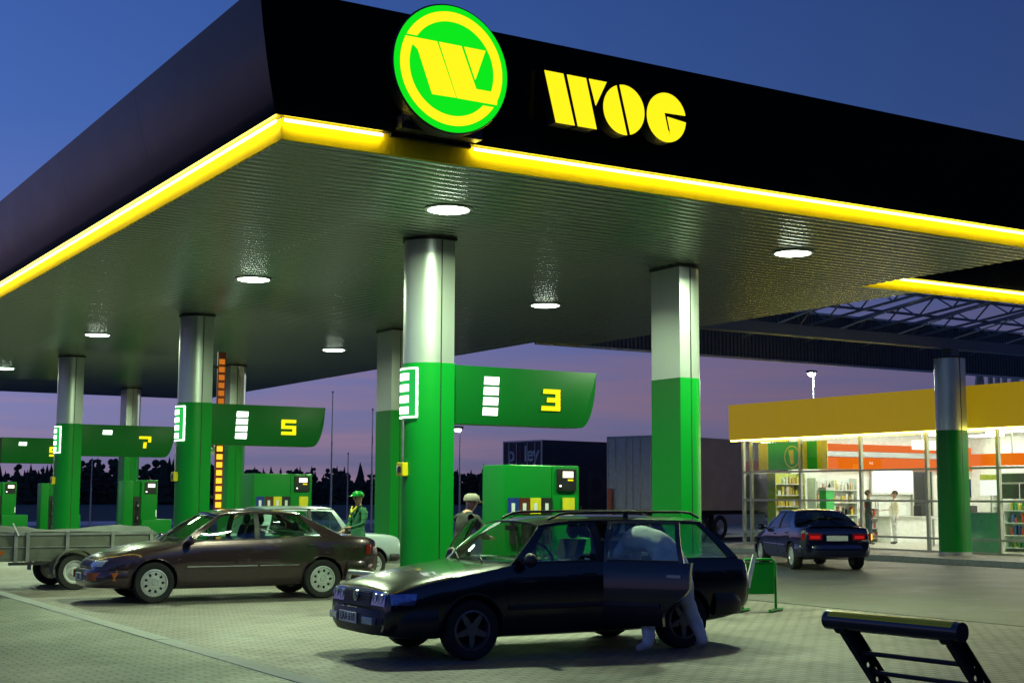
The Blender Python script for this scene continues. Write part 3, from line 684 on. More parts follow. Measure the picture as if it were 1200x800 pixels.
shelf((33.55, 34.1, .166), R(90), 1.9, 2.15, 5, 'white shelf unit with small goods seen over the dark blue car', [0, 5, 5, 8, 2, 7, 1], M_shw)
shelf((35.6, 34.9, .166), R(90), 1.5, 1.5, 4, 'lower white shelf under the orange band behind the visitors', [0, 5, 5, 8, 1], M_shw)
shelf((33.0, 26.2, .166), 0, 1.5, 1.5, 4, 'low shelf of bright packets at the right edge of the shop', [1, 2, 4, 5, 3], M_shw)
shelf((36.6, 29.0, .166), 0, 2.6, 2.0, 5, 'wide shelf deep in the shop right of the column', [1, 4, 5, 2, 0, 8], M_shw)
fr = thing('drinks_fridge', (34.2, 27.2, .166), 'white drinks fridge with dark doors at the right edge of the shop', 'fridge')
MB().box(34.2, 34.85, 26.6, 28.0, .166, 2.45).build('cabinet', M_white, fr, bevel=.02); MB().box(34.17, 34.199, 26.66, 27.27, .35, 2.1).build('door', M_black, fr); MB().box(34.17, 34.199, 27.33, 27.94, .35, 2.1).build('door', M_black, fr); MB().box(34.16, 34.2, 26.7, 27.9, 2.15, 2.4).build('header', mat('fridge_header', (.02, .03, .02), .4), fr)
ct = thing('shop_counter', (37.5, 33.9, .166), 'long pale counter in front of the white screen in the shop', 'counter')
MB().box(35.6, 40.5, 33.7, 34.3, .166, 1.0).build('front', M_wall, ct); MB().box(35.5, 40.6, 33.6, 34.4, 1.001, 1.06).build('top', M_frame, ct)
for i in range(4): MB().box(36.0+1.2*i, 36.45+1.2*i, 33.8, 34.15, 1.061, 1.42).build('till', M_black if i % 2 else M_white, ct, bevel=.02)
gp = thing('green_partition', (31.8, 26.6, .166), 'pale green partition low behind the window right of the column', 'partition')
MB().box(31.8, 31.86, 26.05, 27.1, .17, 1.25).build('panel', mat('green_partition', (.10, .42, .24), .3), gp); MB().box(31.78, 31.88, 26.0, 27.15, 1.25, 1.29).build('top_rail', M_steel, gp)
for i, (x, y) in enumerate(((34.2, 30.6), (35.6, 31.6), (33.4, 28.9))):
    tb = thing('cafe_table', (x, y, .166), ['white cafe table left of the column inside the shop', 'white cafe table near the visitor in the cream shirt', 'white cafe table hidden in part by the pavement column'][i], 'table', 'cafe tables in the shop')
    MB().lathe([(.38, .86), (.38, .89), (.2, .891)], Matrix.Translation((x, y, .166)), 20).build('top', M_white, tb); MB().lathe([(.22, 0), (.2, .02), (.04, .03), (.035, .85)], Matrix.Translation((x, y, .167)), 14).build('stem', M_steel, tb)
pos = thing('green_banner', (31.3, 34.2, 2.55), 'green banner with yellow edges and ring emblem in the far upper shop window', 'banner')
M_ban = mat('banner_green', (.015, .40, .03), .6); M_bay = mat('banner_yellow', (.80, .62, .01), .6)
for a, b in ((33.52, 34.93), (32.66, 33.1)): MB().box(31.30, 31.32, a, b, 2.57, 3.46).build('cloth', M_ban, pos)
for a, b in ((34.94, 35.4), (33.11, 33.51), (32.2, 32.65)): MB().box(31.30, 31.32, a, b, 2.57, 3.46).build('yellow_edge', M_bay, pos)
Mrg = Matrix.Translation((31.29, 33.78, 2.98)) @ Matrix.Rotation(R(-90), 4, 'Y')
MB().lathe([(.33, 0), (.36, 0), (.36, .006), (.33, .006)], Mrg, 28, closed=True).build('ring_mark', M_bay, pos)
MB().prism([(33.72, 3.2), (33.95, 3.2), (33.85, 2.75), (33.7, 2.75)], lambda a, b: (31.285, a, b), lambda a, b: (31.298, a, b)).build('emblem', M_bay, pos)
gst = thing('green_display_stand', (32.0, 32.9, .166), 'small bright green display stand behind the shop glass left of the shelves', 'stand')
MB().box(31.75, 32.1, 32.75, 33.05, .17, 1.9).build('case', mat('bright_green', (.06, .5, .12), .4), gst, bevel=.01); MB().box(31.73, 32.12, 32.72, 33.08, 1.901, 2.0).build('top', M_white, gst)
pst = thing('blue_poster', (31.4, 27.3, 1.6), 'small blue and white poster on the glass right of the column', 'poster')
MB().box(31.22, 31.225, 26.55, 26.95, 1.70, 2.2).build('sheet', mat('poster_blue', (.08, .16, .55), .5), pst); MB().box(31.22, 31.224, 26.55, 26.95, 1.64, 1.695).build('lower_edge', M_white, pst)
wp = thing('white_notice_board', (33.0, 27.4, 1.6), 'white lit notice board with lime edge in the window right of the column', 'notice')
MB().box(33.0, 33.04, 27.05, 27.73, 1.76, 2.2).build('board', emis('notice_glow', (1, .98, .92), 1.3), wp); MB().box(33.0, 33.04, 27.05, 27.73, 2.2, 2.36).build('lime_edge', M_shy, wp); MB().box(33.05, 33.08, 27.38, 27.42, .166, 2.3).build('post', M_steel, wp)

rs_ = thing('roof_sign', (37.3, 30.5, 4.6), 'pale upright sign strokes standing on the shop roof right of the column', 'sign')
for i, (x, sl) in enumerate(((36.35, .10), (36.62, -.10), (37.0, 0), (37.35, 0), (37.7, 0), (38.05, .12), (38.4, -.12), (38.75, .12))):
    MB().prism([(x-.08-sl, 4.6), (x+.08-sl, 4.6), (x+.08+sl, 5.75), (x-.08+sl, 5.75)], lambda a, b: (a, 30.5, b), lambda a, b: (a, 30.58, b)).build('sign_stroke', mat('sign_cream', (.60, .46, .30), .5), rs_)
MB().box(36.1, 39.0, 30.59, 30.65, 4.6, 4.66).build('sign_rail', M_steel, rs_)
# ------------------------------------------------------------------ cars
M_cglass = glassmat('car_glass', (.82, .90, .86)); M_cglassd = glassmat('car_glass_dark', (.36, .40, .44))
M_lampg = mat('headlamp_glass', (.30, .34, .42), .08, .2, coat=1., var=.25, nscale=14)
M_lampblue = mat('headlamp_blue', (.16, .20, .42), .06, .55, coat=1., var=.4, nscale=20)
M_amber = mat('amber_lens', (.42, .10, .01), .15, coat=1.); M_red = mat('red_lens', (.30, .008, .008), .15, coat=1.)
M_seat = mat('seat_cloth', (.05, .055, .055), .9); M_trim = mat('car_trim', (.014, .014, .015), .5, var=.2)
M_plate = mat('number_plate', (.62, .62, .58), .4)
M_arch = mat('wheel_arch', (.008, .008, .008), .9)
M_alloy = mat('alloy_rim', (.16, .16, .175), .35, .8); M_hub = mat('silver_hubcap', (.62, .64, .62), .32, .5)
def ease(v, a, b):
    t = min(1, max(0, (v-a)/(b-a))); return t*t*(3-2*t)
class Car:
    def __init__(s, spec): s.__dict__.update(spec); s.ft = pchip(s.top); s.fb = pchip(s.bot); s.fw = pchip(s.hw); s.fc = pchip(s.crown)
    def sect(s, x):
        zb, zt, w, c = s.fb(x), s.ft(x), s.fw(x), s.fc(x); zs = zt-c; H = zs-zb
        return [(0, zb), (.75*w, zb), (.90*w, zb+.02*H/.5), (.955*w, zb+.16*H), (.985*w, zb+.34*H), (1.0*w, zb+.56*H), (.992*w, zb+.78*H), (.965*w, zb+.93*H), (.935*w, zs), (.875*w, zs+.35*c), (.70*w, zs+.68*c), (.38*w, zs+.93*c), (0, zt)]
    def side(s, x, z):
        p = s.sect(x)[2:9]; return float(np.interp(z, [q[1] for q in p], [q[0] for q in p]))
    def belt(s, x): p = s.sect(x)[8]; return p
    def G(s, x, t, off=0.):   # greenhouse side
        wb, zb = s.belt(x); wb -= .012; wr = s.fwr(x); zr = s.froof(x)
        y = wb+(wr-wb)*t+.045*math.sin(PI*t)*.8; z = zb+(zr-zb)*t
        return Vector((x, y+off, z+off*.3))
def wheel(parent, x, y, r, w, side, style):
    # side +1: outer face towards +y
    M = Matrix.Translation((x, y, r)) @ Matrix.Rotation(R(-90*side), 4, 'X')
    rr = r*.655
    tp = [(rr, -w*.42), (rr+.02, -w*.5), (r*.93, -w*.5), (r*.985, -w*.40), (r, -w*.25), (r, w*.25), (r*.985, w*.40), (r*.93, w*.5), (rr+.02, w*.5), (rr, w*.42)]
    rim = MB()
    rim.lathe([(rr, -w*.4), (rr+.004, w*.44), (rr-.018, w*.46), (rr-.03, w*.30), (rr-.03, -w*.4)], M, 40, closed=True)
    def sp(a0, a1, r0, r1, z0, z1, b0=None, b1=None, zo=None):
        b0 = a0 if b0 is None else b0; b1 = a1 if b1 is None else b1; zo = z1 if zo is None else zo
        pts = [(r0, a0, z1), (r0, a1, z1), (r1, b1, zo), (r1, b0, zo)]
        v = [M @ Vector((q*math.cos(a), q*math.sin(a), zz-dz)) for dz in (0, .03) for q, a, zz in pts]
        rim.add(v, [(0, 1, 2, 3), (7, 6, 5, 4), (0, 4, 5, 1), (1, 5, 6, 2), (2, 6, 7, 3), (3, 7, 4, 0)])
    if style == 'five':
        for i in range(5):
            a = 2*PI*i/5+.3
            sp(a-.48, a+.48, .055, .10, 0, w*.36, a-.34, a+.34, w*.38); sp(a-.34, a+.34, .10, rr-.025, 0, w*.38, a-.13, a+.13, w*.40)
        rim.lathe([(.075, w*.20), (.07, w*.40), (.02, w*.41)], M, 20)
    else:
        nh = 9; rm_ = rr-.028
        rim.lathe([(rm_+.002, w*.40), (rm_-.022, w*.415), (rm_-.026, w*.38), (rm_, w*.36)], M, 40, closed=True)
        for i in range(nh):
            a = 2*PI*i/nh; hw_ = PI/nh*.55
            sp(a-hw_*1.0, a+hw_*1.0, rr*.52, rm_-.015, 0, w*.40, a-hw_*1.15, a+hw_*1.15, w*.41)
        rim.lathe([(rr*.55, w*.33), (rr*.54, w*.40), (rr*.30, w*.43), (rr*.28, w*.40), (rr*.18, w*.40), (rr*.16, w*.44), (.01, w*.445)], M, 32)
    o = rim.build('wheel', M_alloy if style == 'five' else M_hub, parent, smooth=35)
    MB().lathe(tp, M, 44, closed=True).build('tyre', M_rubber, o, smooth=40)
    MB().lathe([(rr-.035, -w*.1), (rr-.035, -w*.09), (.02, -w*.09)], M, 24).build('brake_disc', M_trim, o)
    return o
def patch(c, x0f, x1f, z0f, z1f, off, nx=8, nz=7, side=1, thick=.02):
    "panel lying on the body side; x0f/x1f as functions of v 0..1 (bottom to top), z as functions of x"
    rows = []
    for j in range(nz+1):
        v = j/nz; xa, xb = x0f(v), x1f(v); row = []
        for i in range(nx+1):
            x = xa+(xb-xa)*i/nx; z = z0f(x)+(z1f(x)-z0f(x))*v
            row.append(Vector((x, side*(c.side(x, z)+off), z)))
        rows.append(row)
    mb = MB(); mb.grid(rows, thick=lambda p: p-Vector((0, side*thick, 0))); return mb
def gpatch(c, xa0, xa1, xb0, xb1, t0, t1, off, side=1, thick=.012, nx=6, nt=5):
    "panel lying on the greenhouse side between front edge (xa0 at t=0, xa1 at t=1) and rear edge (xb0, xb1)"
    rows = []
    for j in range(nt+1):
        t = t0+(t1-t0)*j/nt; xa = xa0+(xa1-xa0)*t; xb = xb0+(xb1-xb0)*t; row = []
        for i in range(nx+1):
            x = xa+(xb-xa)*i/nx; p = c.G(x, t, off); row.append(Vector((p.x, side*p.y, p.z)))
        rows.append(row)
    mb = MB(); mb.grid(rows, thick=lambda p: p-Vector((0, side*thick, 0))); return mb
def make_car(spec, name, loc, rz, label, cat, paint, glass, group=None, cut=None, doors_open={}):
    c = Car(spec); t = thing(name, loc, label, cat, group, world=False, rz=rz)
    c.fwr = pchip(c.wr); c.froof = pchip(c.roofside)
    xs = sorted(set(list(np.linspace(c.xr, c.xf, 70)) + [c.xf-.01, c.xf-.03, c.xf-.05, c.xr+.01, c.xr+.03, c.xr+.05]))
    rows = []
    for x in xs:
        h = c.sect(x); rows.append([(x, y, z) for y, z in h] + [(x, -y, z) for y, z in h[-2:0:-1]])
    n = len(rows[0]); mb = MB(); v = [p for r_ in rows for p in r_]
    f = [(i*n+j, i*n+(j+1) % n, (i+1)*n+(j+1) % n, (i+1)*n+j) for i in range(len(rows)-1) for j in range(n)]
    f += [tuple(range(n-1, -1, -1)), tuple((len(rows)-1)*n+j for j in range(n))]
    mb.add(v, f); body = mb.build('body', [paint, M_arch])
    cutters = []
    for ax in c.axles:
        for sd in (-1, 1):
            M = Matrix.Translation((ax, sd*(c.fw(ax)), c.tr+.012)) @ Matrix.Rotation(R(90), 4, 'X')
            cutters.append(MB().lathe([(c.ar, -.30), (c.ar, .30)], M, 40).build('cut', M_arch))
    for bx in (cut or []): cutters.append(MB().box(*bx).build('cut', M_trim))
    for k in cutters:
        md = body.modifiers.new('b', 'BOOLEAN'); md.object = k; md.operation = 'DIFFERENCE'; md.solver = 'EXACT'
    bpy.context.view_layer.update(); dg = bpy.context.evaluated_depsgraph_get(); ne = bpy.data.meshes.new_from_object(body.evaluated_get(dg)); body.modifiers.clear()
    old = body.data; body.data = ne; bpy.data.meshes.remove(old); ne.name = 'body'
    for k in cutters: bpy.data.objects.remove(k)
    body.parent = t
    if len(ne.materials) < 2:
        ne.materials.clear(); ne.materials.append(paint); ne.materials.append(M_arch)
    for p in ne.polygons:
        p.material_index = 0
        for ax in c.axles:
            q = p.center
            if abs(math.hypot(q.x-ax, q.z-c.tr-.012)-c.ar) < .02 and abs(p.normal.y) < .3: p.material_index = 1
            if math.hypot(q.x-ax, q.z-c.tr-.012) < c.ar-.01 and abs(q.y) < c.fw(ax)-.15 and q.z > .15: p.material_index = 1
        for bx in (cut or []):
            q = p.center
            if bx[0]-.01 < q.x < bx[1]+.01 and bx[2]+.0 < q.y < bx[3] and bx[4]-.01 < q.z < bx[5] and (abs(p.normal.y) > .9 and q.y < bx[3]-.2 or abs(p.normal.y) < .5 and q.y < c.fw(0)*.93): p.material_index = 1
    ne.shade_smooth(); ne.set_sharp_from_angle(angle=R(32))
    # wheels
    for i, ax in enumerate(c.axles):
        for sd in (-1, 1): wheel(t, ax, sd*(c.fw(ax)-c.tw/2-.012), c.tr, c.tw, sd, c.wheel)
    # arch lips
    for ax in c.axles:
        for sd in (1, -1):
            pts = []
            for a in np.linspace(R(-8), R(188), 26):
                x = ax+(c.ar+.004)*math.cos(a); z = c.tr+.012+(c.ar+.004)*math.sin(a)
                if z > c.fb(x)+.05: pts.append((x, sd*(c.side(x, z)+.004), z))
            MB().tube(pts, .011, 6).build('wheel_arch_lip', paint if not c.liptrim else M_trim, t, smooth=60)
    # greenhouse: pillars, rails, glass
    def pil(front, rear, side, t0=0., t1=1., off=0., nm='pillar', m=paint, par=t, thick=.03, M=None):
        b = gpatch(c, front[0], front[1], rear[0], rear[1], t0, t1, off, side, thick)
        if M: b.xf(M)
        return b.build(nm, m, par, smooth=40)
    wins = c.windows        # list of (front0, front1, rear0, rear1, kind)
    for sd in (1, -1):
        # pillars fill the spaces between windows
        xa0, xa1 = c.apillar; xz0, xz1 = c.rearpillar
        edges = [(xa0, xa1)] + [e for w_ in wins for e in ((w_[0], w_[1]), (w_[2], w_[3]))] + [(xz0, xz1)]
        for i in range(0, len(edges), 2):
            a, b = edges[i], edges[i+1]
            pil(a, b, sd, 0, 1, 0, 'pillar', paint if i in (0, len(edges)-2) else M_trim)
        # rails over and under the windows
        for w_ in wins:
            if (sd, w_[4]) in doors_open: continue
            pil((w_[0], w_[1]), (w_[2], w_[3]), sd, .93, 1.0, .002, 'window_rail', paint)
            pil((w_[0], w_[1]), (w_[2], w_[3]), sd, -.03, .035, .006, 'window_seal', M_trim)
            g = pil((w_[0]-.0, w_[1]-.0), (w_[2], w_[3]), sd, .03, .94, -.012, 'window', glass, thick=.004)
    # roof
    xr0, xr1 = c.apillar[1], c.rearpillar[1]; rows = []
    for i in range(15):
        u = i/14; row = []
        for j in range(13):
            q = -1+2*j/12
            xa = xr0+.07*(1-q*q); xb = xr1-.05*(1-q*q); x = xa+(xb-xa)*u; xx = min(max(x, min(xr0, xr1)), max(xr0, xr1))
            w_ = c.fwr(xx); z = c.froof(xx)+.058*(1-abs(q)**2.6)*(1 if .05 < u < .95 else .85)
            row.append(Vector((x, w_*q, z)))
        rows.append(row)
    rf = MB(); rf.grid(rows, thick=lambda p: p-Vector((0, 0, .02))); roof = rf.build('roof', paint, t, smooth=50)
    # gutters
    for sd in (1, -1):
        pts = [(x, sd*(c.fwr(x)+.004), c.froof(x)+.002) for x in np.linspace(xr0, xr1, 12)]
        MB().tube(pts, .012, 6).build('roof_gutter', M_trim if c.liptrim else paint, roof, smooth=60)
    def screen(xb, zb, wbm, xt, kb, kt, nm, m, sgn):
        rows = []
        wt = c.fwr(xt)*.985; zt_ = c.froof(xt)
        for i in range(9):
            u = i/8; row = []
            for j in range(13):
                q = -1+2*j/12; w_ = wbm+(wt-wbm)*u
                x = xb+(xt-xb)*u+sgn*(kb+(kt-kb)*u)*(1-q*q)+sgn*.03*math.sin(PI*u)
                z = zb+(zt_-zb)*u+.035*u*(1-abs(q)**2.6)+.0
                row.append(Vector((x, w_*q, z)))
            rows.append(row)
        b = MB(); b.grid(rows, thick=lambda p: p-Vector((sgn*.006, 0, .003))); return b.build(nm, m, t, smooth=60)
    wb0, zb0 = c.belt(c.apillar[0]); ws = screen(c.apillar[0]-.01, zb0+.015, wb0-.03, xr0, .16, .07, 'windscreen', glass, 1)
    wb1, zb1 = c.belt(c.rearpillar[0]); rs = screen(c.rearpillar[0]+.01, zb1+.015, wb1-.03, xr1, .10, .05, 'rear_window', glass, -1)
    # wipers
    for k in (-1, 1):
        MB().bar((c.apillar[0]+.15, .15+k*.28, c.ft(c.apillar[0]+.15)+.015), (c.apillar[0]-.02, .15+k*.28-.42, c.ft(c.apillar[0])+.055), .012).build('wiper', M_trim, ws)
    # doors as panels proud of the body
    for d in c.doors:
        x0, x1, xr0_, kind = d    # front x, rear x, rear x at the sill
        for sd in (1, -1):
            if (sd, kind) in doors_open: continue
            zt_ = lambda x: c.belt(x)[1]-.012; zb_ = lambda x: c.fb(x)+.10
            dm = patch(c, lambda v: x0, lambda v, a=x1, b=xr0_: b+(a-b)*ease(v, .15, .62), zb_, zt_, .004, 9, 9, sd).build('door', paint, t, smooth=40)
            hx = x1+.16; hz = c.belt(hx)[1]-.13
            MB().box(hx-.075, hx+.075, sd*(c.side(hx, hz)+.004)-.012, sd*(c.side(hx, hz)+.004)+.014, hz-.016, hz+.016).build('handle', M_trim, dm, bevel=.004)
    # rub strips along the side
    for sd in (1, -1):
        for d in c.doors:
            if (sd, d[3]) in doors_open: continue
            pts = [(x, sd*(c.side(x, c.stripz)+.010), c.stripz) for x in np.linspace(d[0]-.01, max(d[1], d[2])+.01, 8)]
            b = MB()
            b.grid([[(x, sd*(abs(y)+.0), z-.028) for x, y, z in pts], [(x, sd*(abs(y)+.009), z) for x, y, z in pts], [(x, sd*abs(y), z+.028) for x, y, z in pts]]); b.build('side_strip', M_trim if c.liptrim else paint, t, smooth=50)
            if c.striplight:
                MB().tube([(x, y+sd*.010, z+.012) for x, y, z in pts], .006, 5).build('chrome_line', M_steel, t)
    # bumpers swept round the ends
    def bumper(xe, sgn, xin, z0, z1, nm, m):
        path = []
        for q in np.linspace(-1, 1, 25):
            # plan curve: from side at xin round the end
            a = q*PI/2
            e = 3.2
            cx_ = abs(math.cos(a))**(2/e); sy_ = math.copysign(abs(math.sin(a))**(2/e), math.sin(a))
            w_ = c.fw(xin)+.022
            path.append((xin+sgn*(abs(xe-xin)+.0)*cx_, w_*sy_))
        rows = []
        H = z1-z0
        for (ins, zz) in ((.10, z0+.0), (.03, z0+.01), (.0, z0+.22*H), (-.012, z0+.55*H), (-.004, z0+.8*H), (.015, z1-.012), (.06, z1), (.13, z1)):
            row = []
            for i, (px_, py_) in enumerate(path):
                L = math.hypot(px_-xin, py_) or 1
                nx_, ny_ = (px_-xin)/max(abs(xe-xin), .01), py_/c.fw(xin)
                l2 = math.hypot(nx_, ny_) or 1
                row.append(Vector((px_-ins*nx_/l2, py_-ins*ny_/l2, zz)))
            rows.append(row)
        b = MB(); b.grid(rows, thick=lambda p: Vector((p.x-sgn*.02*0, p.y*.97, p.z))); return b.build(nm, m, t, smooth=45)
    fb = bumper(c.xf+.085, 1, c.axles[0]+c.ar+.05, c.bz[0], c.bz[1], 'front_bumper', c.bumpm)
    rb = bumper(c.xr-.05, -1, c.axles[1]-c.ar-.05, c.bz[2], c.bz[3], 'rear_bumper', c.bumpm)
    # mirrors
    for sd in (1, -1):
        mx_ = c.apillar[0]-.16; bw, bz_ = c.belt(mx_)
        b = MB(); b.ball((mx_, sd*(bw+.135), bz_+.045), .055, .105, .075, 12, 8); mo = b.build('mirror', c.mirm, t, smooth=60)
        MB().bar((mx_+.02, sd*(bw-.01), bz_+.01), (mx_+.01, sd*(bw+.06), bz_+.03), .04).build('mirror_arm', M_trim, mo)
    # seats, dashboard, wheel
    for sd in (1, -1):
        sx = c.apillar[0]-1.18
        b = MB(); b.grid([[Vector((sx-.02-.20*v_-.04*math.cos(q*1.5), sd*.37+q*.24*(1-.15*v_), .55+.62*v_)) for q in np.linspace(-1, 1, 7)] for v_ in np.linspace(0, 1, 7)], thick=lambda p: p-Vector((.11, 0, .0))); s_ = b.build('seat', M_seat, t, smooth=50)
        b = MB(); b.ball((sx-.27, sd*.37, 1.27), .05, .13, .095); b.build('headrest', M_seat, s_, smooth=60)
    if not cut:
        b = MB(); b.box(c.rearseat-.2, c.rearseat, -.58, .58, .6, 1.08); rs_ = b.build('rear_seat', M_seat, t, bevel=.05, smooth=50)
        for sd in (1, -1):
            b = MB(); b.ball((c.rearseat-.12, sd*.33, 1.15), .05, .13, .085); b.build('headrest', M_seat, rs_, smooth=60)
    dx = c.apillar[0]-.35
    MB().box(dx-.15, dx+.15, -.62, .62, .78, c.belt(dx)[1]+.03).build('dashboard', M_trim, t, bevel=.03, smooth=50)
    Ms = Matrix.Translation((dx-.30, .37, .98)) @ Matrix.Rotation(R(-65), 4, 'Y')
    sw = MB(); sw.tube([Ms @ Vector((.185*math.cos(a), .185*math.sin(a), 0)) for a in np.linspace(0, 2*PI, 25)[:-1]], .014, 6, close=True); sw.bar(Ms @ Vector((0, -.18, 0)), Ms @ Vector((0, .18, 0)), .04, .02); sw.build('steering_wheel', M_trim, t, smooth=60)
    MB().box(c.apillar[1]-.02, c.apillar[1]+.03, -.11, .11, c.froof(c.apillar[1])-.06, c.froof(c.apillar[1])-.005).build('rear_view_mirror', M_trim, t, bevel=.008)
    return t, c, fb, rb
def plate_on(par, M, w, h, txt, back=M_plate, ink=M_black):
    p = MB().obox(M, w, .012, h).build('number_plate', back, par, bevel=.003)
    if txt:
        textmesh(txt, h*1.0, M @ Matrix.Translation((0, -.008, -.0)) @ Matrix.Rotation(R(90), 4, 'X'), .001, bold=.002).build('plate_text', ink, p)
    return p
def lens(rows, nm, m, par, thick):
    b = MB(); b.grid(rows, thick=thick); return b.build(nm, m, par, smooth=50)

# ---- black estate car
P_vw = mat('black_car_paint', (.003, .004, .006), .25, .1, coat=.6, var=.03, rvar=0)
SP = dict(xf=2.24, xr=-2.26, axles=(1.3125, -1.3125), tr=.305, tw=.195, ar=.35, wheel='five', liptrim=True, striplight=False, stripz=.52,
    top=[(-2.26, .86), (-2.24, .93), (-2.15, .985), (-1.6, 1.0), (0, .995), (.85, .985), (1.1, .955), (1.5, .905), (1.9, .83), (2.08, .775), (2.17, .735), (2.215, .69), (2.24, .56)],
    bot=[(-2.26, .42), (-2.1, .33), (-1.75, .27), (-1.0, .215), (1.0, .205), (1.8, .22), (2.15, .25), (2.24, .30)],
    hw=[(-2.26, .76), (-2.17, .805), (-1.8, .84), (-1.0, .85), (.8, .85), (1.5, .84), (1.85, .828), (2.05, .812), (2.15, .795), (2.21, .765), (2.24, .72)],
    crown=[(-2.26, .02), (-1.8, .03), (.6, .03), (1.0, .05), (1.6, .075), (2.05, .07), (2.24, .03)],
    wr=[(-2.3, .585), (-1.6, .60), (-.5, .625), (.5, .60)], roofside=[(-2.1, 1.352), (-1.65, 1.375), (-.6, 1.40), (.1, 1.385), (.42, 1.345)],
    apillar=(.86, .42), rearpillar=(-2.13, -1.70),
    windows=[(.70, .33, -.21, -.19, 'front'), (-.29, -.27, -1.10, -1.00, 'rear'), (-1.24, -1.13, -1.98, -1.62, 'quarter')],
    doors=[(.92, -.24, -.24, 'front'), (-.255, -1.24, -.93, 'rear')], rearseat=-.75, bz=(.26, .53, .34, .60), bumpm=mat('bumper_black', (.012, .012, .014), .42, var=.15), mirm=M_trim)
VWL = (8.54, 13.24, 0); VWA = PI-R(3.0)
vw, cv, vfb, vrb = make_car(SP, 'estate_car', VWL, VWA, 'black estate car with roof rails and open rear door, nearest to the camera', 'car', P_vw, M_cglass,
    cut=[(-1.06, -.27, .12, 1.2, .33, 1.2)], doors_open={(1, 'rear'): 1, (-1, 'front'): 1})
def open_door(c, t, side, x0, x1, xr, win, ang, paint, glass, nm='door', label=None):
    hinge = Vector((x0, side*(c.side(x0, .7)-.03), 0)); M = Matrix.Translation(hinge) @ Matrix.Rotation(ang, 4, 'Z') @ Matrix.Translation(-hinge)
    zt_ = lambda x: c.belt(x)[1]+.0; zb_ = lambda x: c.fb(x)+.09
    d = patch(c, lambda v: x0, lambda v: xr+(x1-xr)*ease(v, .15, .62), zb_, zt_, .002, 9, 10, side, thick=.07).xf(M).build(nm, paint, t, smooth=40)
    d['label'] = label or 'open car door'
    f0, f1, r0, r1 = win; w_ = .04
    for a, b, ta, tb in (((f0+w_, f1+w_), (f0-.0, f1-.0), 0, 1), ((r0, r1), (r0-w_*1.4, r1-w_*1.2), 0, 1)):
        gpatch(c, a[0], a[1], b[0], b[1], ta, tb, .0, side, .025, nx=2, nt=6).xf(M).build('window_frame', paint, d, smooth=40)
    gpatch(c, f0, f1, r0, r1, .93, 1.0, .0, side, .025).xf(M).build('window_frame', paint, d, smooth=40)
    gpatch(c, f0, f1, r0, r1, -.02, .05, .004, side, .03).xf(M).build('window_seal', M_trim, d, smooth=40)
    gpatch(c, f0, f1, r0, r1, .03, .95, -.01, side, .004).xf(M).build('window', glass, d, smooth=40)
    hx = x1+.17; hz = c.belt(hx)[1]-.14; yy_ = c.side(hx, hz)+.006
    MB().box(hx-.08, hx+.08, side*yy_-.012, side*yy_+.014, hz-.017, hz+.017).xf(M).build('handle', M_steel, d, bevel=.004)
    pts = [(x, side*(c.side(x, c.stripz)+.012), c.stripz) for x in np.linspace(x0-.02, xr+.02, 8)]
    b = MB(); b.grid([[(x, y, z-.028) for x, y, z in pts], [(x, y+side*.009, z) for x, y, z in pts], [(x, y, z+.028) for x, y, z in pts]]); b.xf(M).build('side_strip', M_trim, d, smooth=50)
    return d, M
open_door(cv, vw, 1, -.255, -1.24, -.93, (-.29, -.27, -1.10, -1.00), -R(55), P_vw, M_cglass, label='rear door standing open in front of the bending man')
open_door(cv, vw, -1, .92, -.24, -.24, (.70, .33, -.21, -.19), R(52), P_vw, M_cglass, label='front passenger door standing open on the far side')
# nose: grille, headlamps, badge, plate, indicators
def nose_rows(c, y0, y1, z0, z1, off, sgn=1, n_=7, m_=4):
    rows = []
    for j in range(m_+1):
        z = z0+(z1-z0)*j/m_; row = []
        for i in range(n_+1):
            y = y0+(y1-y0)*i/n_
            # find x where the body surface reaches this y and z (march from the end inwards)
            x = c.xf if sgn > 0 else c.xr
            for _ in range(400):
                zt = None; h = c.sect(x); yy = np.interp(z, [q[1] for q in h[2:9]], [q[0] for q in h[2:9]]) if h[2][1] <= z <= h[8][1] else (np.interp(-z, [-q[1] for q in reversed(h[8:])], [q[0] for q in reversed(h[8:])]) if z > h[8][1] and z <= h[12][1] else -1)
                if yy >= abs(y): break
                x -= sgn*.006
            row.append(Vector((x+sgn*off, y, z)))
        rows.append(row)
    return rows
thk = lambda p: p-Vector((.05, 0, 0))
gr = lens(nose_rows(cv, -.36, .36, .565, .69, .014), 'grille', M_trim, vw, thk)
for i in range(4):
    z = .585+.028*i
    r_ = nose_rows(cv, -.34, .34, z, z+.008, .022, m_=1); lens(r_, 'grille_bar', M_black, gr, thk)
for sd in (1, -1):
    hl = lens(nose_rows(cv, sd*.375, sd*.70, .56, .70, .012, n_=8), 'headlight', M_lampblue, vw, thk)
    for yk in (.45, .60):
        MB().lathe([(.055, -.01), (.055, .004), (.048, .006), (.02, -.004), (.01, -.004)], Matrix.Translation((nose_rows(cv, sd*yk, sd*yk+.001, .625, .63, .016, n_=1, m_=1)[0][0])) @ Matrix.Rotation(R(90), 4, 'Y'), 18)  .build('reflector', M_lampg, hl, smooth=50)
    patch(cv, lambda v: 2.195, lambda v: 1.93+.03*(1-v), lambda x: .575, lambda x: .685, .006, 8, 4, sd).build('indicator', M_lampblue, vw, smooth=50)
Mb = Matrix.Translation((2.262, 0, .635)) @ Matrix.Rotation(R(90), 4, 'Y')
bdg = MB(); bdg.lathe([(.044, -.02), (.058, -.02), (.058, .004), (.044, .004)], Mb, 24, closed=True)
